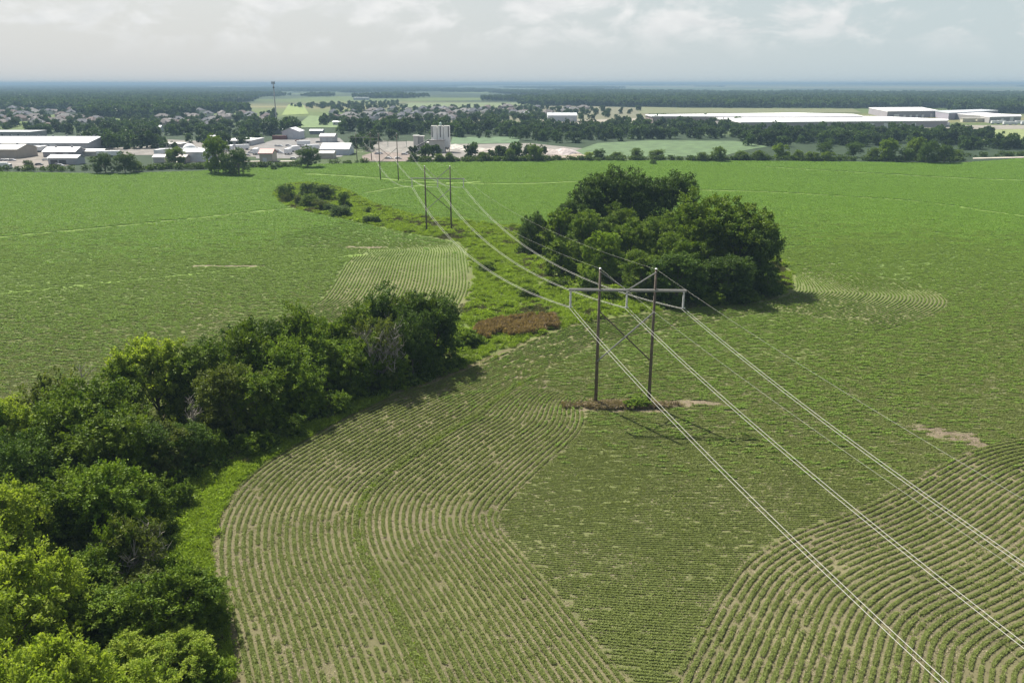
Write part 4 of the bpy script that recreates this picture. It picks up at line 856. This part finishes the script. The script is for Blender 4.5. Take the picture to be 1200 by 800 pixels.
# ------------------------------------------------------------------ houses of the far town
def house_proto(k, wc, rc):
    e = empty('house', (0, 0, -500), 0, label='house', cat='house'); w, d, h = ((13,9,3.2),(16,10,3.4),(11,9,5.6))[k % 3]; WM = mat('house_%.2f_%.2f_%.2f' % wc, wc, .8, .05); RM = mat('shingle_%.2f_%.2f_%.2f' % rc, rc, .9, .15, .6)
    b = MB().box(-w/2, w/2, -d/2, d/2, 0, h)
    if k % 3: b.box(-w/2-4, -w/2-.003, -d/2+1, d/2-2, 0, h*.8)
    b.build('wall', WM, e)
    r = MB(); o_ = .5; x, y_, z1 = w/2+o_, d/2+o_, h+3.2
    r.add([(-x,-y_,h),(x,-y_,h),(x,y_,h),(-x,y_,h),(-x+y_*.85,0,z1),(x-y_*.85,0,z1)], [(0,1,5,4),(1,2,5),(2,3,4,5),(3,0,4),(3,2,1,0)])
    r.add([(0,-y_-.3,h),(4.4,-y_-.3,h),(2.2,-y_-.3,h+2),(0,0,h),(4.4,0,h),(2.2,0,h+2)], [(0,1,2),(0,2,5,3),(1,4,5,2),(0,3,4,1),(3,5,4)])
    if k % 3: r.add([(-w/2-4.4,-d/2+.6,h*.8),(-w/2,-d/2+.6,h*.8),(-w/2,d/2-1.6,h*.8),(-w/2-4.4,d/2-1.6,h*.8),(-w/2-2,-d/2+.8,h*.8+1.8),(-w/2-.2,-d/2+1,h*.8+1.8)], [(0,1,5,4),(1,2,5),(2,3,4,5),(3,0,4),(3,2,1,0)])
    r.build('roof', RM, e); g = MB()
    MB().box(-1.2+w*.3, 1.2+w*.3, -d/2-.07, -d/2-.003, 0, 2.3).build('garage_door', mat('house_door', (.6,.6,.58), .6), e)
    for xx in (-w*.3, -w*.05): MB().box(xx-.7, xx+.7, -d/2-.06, -d/2-.003, 1, 2.3).build('window', GLASS, e)
    return e
HP = [house_proto(i, w_, r_) for i, (w_, r_) in enumerate((((.42,.41,.39),(.12,.12,.135)), ((.32,.28,.25),(.14,.125,.12)), ((.47,.47,.46),(.11,.115,.13)), ((.34,.26,.22),(.13,.10,.095)), ((.45,.42,.37),(.16,.155,.15))))]
def town(px, n, lab, grp, smin, smax):
    poly = np.array(px, float); x0_, y0_ = poly.min(0); x1_, y1_ = poly.max(0); put_ = []; tries = 0
    while len(put_) < n and tries < 6000:
        tries += 1; q = np.array([[random.uniform(x0_, x1_), random.uniform(y0_, y1_)]])
        if not inside(q, poly)[0]: continue
        p = G(*q[0]); 
        if any(abs(p.x-a.x) < 17 and abs(p.y-a.y) < 26 for a in put_): continue
        put_.append(p); s = random.uniform(smin, smax); copy_thing(random.choice(HP), p, random.gauss(0, .35)+random.choice((0,0,1.57)), (s, s, s), lab, grp)
    return put_
HSE = town([(-15,150),(-15,129),(60,128.5),(105,131),(118,140),(115,149),(40,152)], 44, 'grey roofed house in the far left subdivision behind the warehouse', 'houses of the far left subdivision', 1, 1.25)
HSE += town([(180,147),(190,136),(240,134.5),(300,134),(322,139),(300,149),(230,150)], 26, 'brown roofed house in the subdivision between the dark woods and the mast', 'houses of the subdivision by the mast', 1, 1.2)
HSE += town([(382,140),(400,132),(480,130),(600,127.5),(600,137),(560,139),(480,147),(430,145)], 46, 'roofed house in the dense middle subdivision above the woods', 'houses of the middle subdivision', 1.1, 1.4)
HSE += town([(600,136),(605,127.5),(690,128),(700,133),(660,132),(640,137)], 12, 'house at the right end of the middle subdivision', 'houses at the right of the middle subdivision', 1, 1.3)
for e in HP:
    for ch in list(e.children): bpy.data.objects.remove(ch)
    bpy.data.objects.remove(e)

# ------------------------------------------------------------------ far trees and woods
FARM = leafmat('leaf_far', (.028,.058,.016), (.08,.125,.03), .24, .4)
FT = []
for i in range(5):
    cmesh, C0 = crown_mesh(12, 6, 16, 1500, 1.35, FARM, base=0.0, seed=50+i, lr=(.3,.48), skirt=.3); FT.append(cmesh)
def far_trees(px, n, h0, h1, lab, grp):
    poly = np.array(px, float); lo, hi = poly.min(0), poly.max(0); Q = np.column_stack([RNG.uniform(lo[0], hi[0], n*6), RNG.uniform(lo[1], hi[1], n*6)]); Q = Q[inside(Q, poly)]; k = 0
    for x, y in Q:
        p = G(x, y)
        if any(abs(p.x-a.x) < 12 and abs(p.y-a.y) < 10 for a in HSE): continue
        o = bpy.data.objects.new('far_tree', FT[k % 5]); COL.objects.link(o); o.location = p; o.rotation_euler[2] = random.uniform(0, 6.28); h = random.uniform(h0, h1)/12; o.scale = (h*random.uniform(.9,1.25), h*random.uniform(.9,1.25), h); tag(o, lab, 'tree', grp); k += 1
        if k >= n: return
far_trees([(98,168),(120,152),(170,150),(186,160),(182,174),(140,176),(110,174)], 30, 9, 13, 'dark tree in the dense clump right of the long warehouse', 'trees of the dense clump by the long warehouse')
far_trees([(-10,150),(0,130),(110,131),(130,150),(60,158)], 22, 7, 10, 'small tree among the houses of the far left subdivision', 'trees among the far left houses')
far_trees([(186,158),(200,150),(280,147),(312,150),(290,159),(230,160)], 24, 8, 12, 'tree in the dark row behind the white dome and the low halls', 'trees behind the white dome')
far_trees([(292,160),(298,146),(350,146),(354,158),(345,161),(318,159)], 14, 12, 16, 'large dark tree round the foot of the tall mast', 'trees round the tall mast')
far_trees([(392,152),(430,147),(500,148),(640,146),(640,160),(520,161),(400,158)], 56, 11, 15, 'tree in the dark wood behind the concrete plant', 'trees of the wood behind the concrete plant')
far_trees([(600,166),(605,152),(760,151),(900,152),(900,158),(862,165),(760,164),(690,167),(640,170)], 66, 8.5, 12, 'tree in the wood edge behind the small far field', 'trees of the wood behind the small far field')
far_trees([(872,176),(866,163),(900,157),(1060,156.5),(1150,159),(1166,164),(1160,170),(1010,170),(900,172)], 74, 9, 12.5, 'tree in the wide right wood before the white roofed halls', 'trees of the wide right wood')
far_trees([(1120,176),(1130,172),(1240,171),(1240,174)], 14, 6, 9, 'low tree in the row before the right meadow', 'trees of the row before the right meadow')
def many(px, n, s0, s1): 
    poly = np.array(px, float); lo, hi = poly.min(0), poly.max(0); Q = np.column_stack([RNG.uniform(lo[0], hi[0], n*4), RNG.uniform(lo[1], hi[1], n*4)]); Q = Q[inside(Q, poly)][:n]
    P = GP(Q)
    for a in HSE: P = P[(np.abs(P[:, 0]-a.x) > 11) | (np.abs(P[:, 1]-a.y) > 10)]
    return P
FP = np.vstack([many(*a) for a in (([(-20,150),(-20,126),(110,128),(190,133),(320,133),(330,150),(280,160),(120,158),(40,158)], 300, 0, 0), ([(96,168),(120,152),(190,150),(184,166),(120,176)], 60, 0, 0),
  ([(335,124),(470,120),(480,127),(400,131),(365,128)], 130, 0, 0), ([(480,146),(500,128),(640,126),(760,130),(740,141)], 120, 0, 0), ([(375,150),(390,130),(620,126),(690,134),(640,142),(520,147)], 210, 0, 0), ([(392,153),(640,147),(760,149),(870,150),(870,160),(760,163),(640,166),(520,160.5),(400,158)], 210, 0, 0), ([(870,172),(866,160),(900,155),(1060,155),(1150,158),(1166,164),(1100,172)], 170, 0, 0),
  ([(1100,176),(1130,171),(1260,170),(1260,175)], 40, 0, 0), ([(470,184),(640,182),(660,188),(480,189)], 16, 0, 0), ([(700,150),(760,139),(870,145),(870,150)], 40, 0, 0), ([(410,172),(440,160),(470,162),(430,178)], 14, 0, 0), ([(170,172),(300,160),(320,168),(200,180)], 20, 0, 0))])
scatter('distant_trees', np.column_stack([FP, np.full(len(FP), -.2)]), RNG.random(len(FP))*6.28, RNG.uniform(.45, .95, len(FP)), FT, 'smaller trees and thickets scattered through the far town and woods', 'trees')
# far-off woods, one mass
def clump(seed):
    rng = random.Random(seed); Q = []
    for k in range(7):
        m, _ = crown_mesh(11+rng.uniform(0,4), 7, 8, 240, 3.2, FARM, base=0, seed=seed*31+k, lr=(.35,.5)); n = len(m.vertices); v = np.zeros(n*3); m.vertices.foreach_get('co', v); v = v.reshape(-1, 3); v[:, 0] += rng.uniform(-34, 34); v[:, 1] += rng.uniform(-24, 24); Q.append(v.reshape(-1, 4, 3)); bpy.data.meshes.remove(m)
    Q = np.concatenate(Q); return quads_mesh('wood_clump', Q, FARM, RNG.random(len(Q)))
n = 60000; Yw = np.exp(RNG.uniform(math.log(1150), math.log(15000), n)); Xw = RNG.uniform(-1, 1, n)*(Yw*.72+60); P = np.column_stack([Xw, Yw])
den = 45/Yw; py = 400-F*np.tan(PITCH-np.arctan(den)); px = 600+F*Xw/(Yw*CP+45*SP)
nz_ = fbm(P*np.array([1, .35]), 900, 31); keep = nz_ > .37 + .05*np.clip((Yw-1700)/800, 0, 1) + .30*np.clip((Yw-2600)/2500, 0, 1)*np.clip(Xw/Yw*3, 0, 1)
okb = np.zeros(n, bool)
for q in ([(-100,125),(-100,99),(330,99),(330,124),(320,132),(200,133),(130,131)], [(330,114),(345,124),(400,128),(470,119),(470,108),(330,108)], [(330,122),(330,99),(1300,99),(1300,118),(1000,120),(620,119),(470,119),(400,128),(365,131)], [(620,124),(640,112),(1300,112),(1300,131),(1170,129),(1150,127),(1000,127),(800,126)], [(118,150),(130,130),(205,133),(180,146)], [(1130,131),(1130,124),(1300,124),(1300,136)]):
    okb |= inside(np.column_stack([px, py]), np.array(q, float))
keep &= okb & ~inside(np.column_stack([px, py]), np.array([(326,136),(335,121),(360,121),(366,136)], float)) & ~inside(np.column_stack([px, py]), np.array([(245,130),(245,126),(258,126),(258,130)], float))
P = P[keep][:16000]; print('woods', keep.sum())
scatter('far_woods', np.column_stack([P, hill(P)-.5]), RNG.random(len(P))*6.28, RNG.uniform(.8, 1.25, len(P)), [clump(i) for i in range(5)], 'far-off blue green woods stretching to the horizon', 'woods')
# ------------------------------------------------------------------ camera, sun, sky, air
cam = bpy.data.objects.new('camera', bpy.data.cameras.new('camera')); COL.objects.link(cam)
cam.location = (0, 0, H); cam.rotation_euler = (math.pi/2-PITCH, 0, 0)
cam.data.sensor_width = 36; cam.data.lens = 36*F/1200; cam.data.clip_end = 90000; cam.data.clip_start = .5
S.camera = cam
AZ, EL = R(-35), R(50)
d = Vector((math.sin(AZ)*math.cos(EL), math.cos(AZ)*math.cos(EL), math.sin(EL)))
sun = bpy.data.objects.new('sun', bpy.data.lights.new('sun', 'SUN')); COL.objects.link(sun)
sun.data.energy = SUN_E; sun.data.angle = R(.5); sun.data.color = (1, .95, .86); sun.rotation_euler = d.to_track_quat('Z', 'Y').to_euler(); sun.location = (0, 0, 200)
W = bpy.data.worlds.new('World'); S.world = W; t = nt(W); L = t.links.new
o = N(t, 'ShaderNodeOutputWorld'); bg = N(t, 'ShaderNodeBackground'); sk = N(t, 'ShaderNodeTexSky', sky_type='NISHITA')
sk.sun_disc = False; sk.sun_elevation = EL; sk.sun_rotation = AZ % (2*math.pi); sk.air_density = 1.2; sk.dust_density = 2.5; sk.ozone_density = 1.5
tc = N(t, 'ShaderNodeTexCoord'); sp = N(t, 'ShaderNodeSeparateXYZ'); L(tc.outputs['Generated'], sp.inputs[0])
# clouds on a high flat layer, seen edge-on near the horizon
cm = N(t, 'ShaderNodeCombineXYZ'); 
def mth(op, a, b=None):
    n = N(t, 'ShaderNodeMath', operation=op)
    for i, v in enumerate((a, b)):
        if v is None: continue
        if isinstance(v, (int, float)): n.inputs[i].default_value = v
        else: L(v, n.inputs[i])
    return n.outputs[0]
zz = mth('MAXIMUM', sp.outputs['Z'], 0.0)
L(mth('MULTIPLY', sp.outputs['X'], 1.0), cm.inputs['X']); L(sp.outputs['Y'], cm.inputs['Y']); L(mth('MULTIPLY', zz, 2.1), cm.inputs['Z'])
nz = N(t, 'ShaderNodeTexNoise'); nz.inputs['Scale'].default_value = 13; nz.inputs['Detail'].default_value = 9; nz.inputs['Roughness'].default_value = .58; nz.inputs['Distortion'].default_value = .35
L(cm.outputs[0], nz.inputs['Vector'])
rp = N(t, 'ShaderNodeMapRange', interpolation_type='SMOOTHSTEP'); rp.inputs[1].default_value = .44; rp.inputs[2].default_value = .64; L(nz.outputs['Fac'], rp.inputs[0])
hz = N(t, 'ShaderNodeMapRange', interpolation_type='SMOOTHSTEP'); hz.inputs[1].default_value = .02; hz.inputs[2].default_value = .07; L(zz, hz.inputs[0])
fac = mth('MULTIPLY', rp.outputs[0], hz.outputs[0]); 
nz2 = N(t, 'ShaderNodeTexNoise'); nz2.inputs['Scale'].default_value = 30; nz2.inputs['Detail'].default_value = 7; L(cm.outputs[0], nz2.inputs['Vector'])
cc = N(t, 'ShaderNodeMix', data_type='RGBA'); cc.inputs[6].default_value = CLOUD_D; cc.inputs[7].default_value = CLOUD_L; L(nz2.outputs['Fac'], cc.inputs[0])
# milky air: the clear sky is washed pale towards the horizon
veil = N(t, 'ShaderNodeMapRange', interpolation_type='SMOOTHSTEP'); veil.inputs[1].default_value = 0; veil.inputs[2].default_value = .5; veil.inputs[3].default_value = .86; veil.inputs[4].default_value = .1; L(zz, veil.inputs[0])
side = N(t, 'ShaderNodeMapRange', interpolation_type='SMOOTHSTEP'); side.inputs[1].default_value = -.35; side.inputs[2].default_value = .5; L(sp.outputs['X'], side.inputs[0])
vc = N(t, 'ShaderNodeMix', data_type='RGBA'); vc.inputs[6].default_value = VEIL_L; vc.inputs[7].default_value = VEIL_R; L(side.outputs[0], vc.inputs[0])
m1 = N(t, 'ShaderNodeMix', data_type='RGBA'); L(veil.outputs[0], m1.inputs[0]); L(sk.outputs[0], m1.inputs[6]); L(vc.outputs[2], m1.inputs[7])
m2 = N(t, 'ShaderNodeMix', data_type='RGBA'); L(mth('MULTIPLY', fac, .85), m2.inputs[0]); L(m1.outputs[2], m2.inputs[6]); L(cc.outputs[2], m2.inputs[7])
L(m2.outputs[2], bg.inputs['Color']); bg.inputs['Strength'].default_value = SKY_S; L(bg.outputs[0], o.inputs[0])
if HAZE:
    b = MB().box(-23000, 23000, -500, 30000, -1.5, HAZE_TOP); hm = bpy.data.materials.new('haze'); t = nt(hm)
    o = N(t, 'ShaderNodeOutputMaterial'); pv = N(t, 'ShaderNodeVolumePrincipled'); pv.inputs['Density'].default_value = HAZE; pv.inputs['Color'].default_value = HAZE_C; pv.inputs['Anisotropy'].default_value = HAZE_G
    t.links.new(pv.outputs[0], o.inputs['Volume']); hm.cycles.homogeneous_volume = True if hasattr(hm.cycles, 'homogeneous_volume') else None
    hb = b.build('haze', hm); tag(hb, 'thin blue summer haze over the whole land', 'haze', kind='stuff')
S.view_settings.view_transform = 'Standard'; S.view_settings.look = 'None'; S.view_settings.exposure = EXPO; S.view_settings.gamma = 1; S.view_settings.use_curve_mapping = False
S.cycles.use_denoising = True; S.cycles.max_bounces = 6; S.cycles.diffuse_bounces = 3; S.cycles.transmission_bounces = 4; S.cycles.volume_bounces = 0; S.cycles.transparent_max_bounces = 4
S.cycles.sample_clamp_indirect = 4
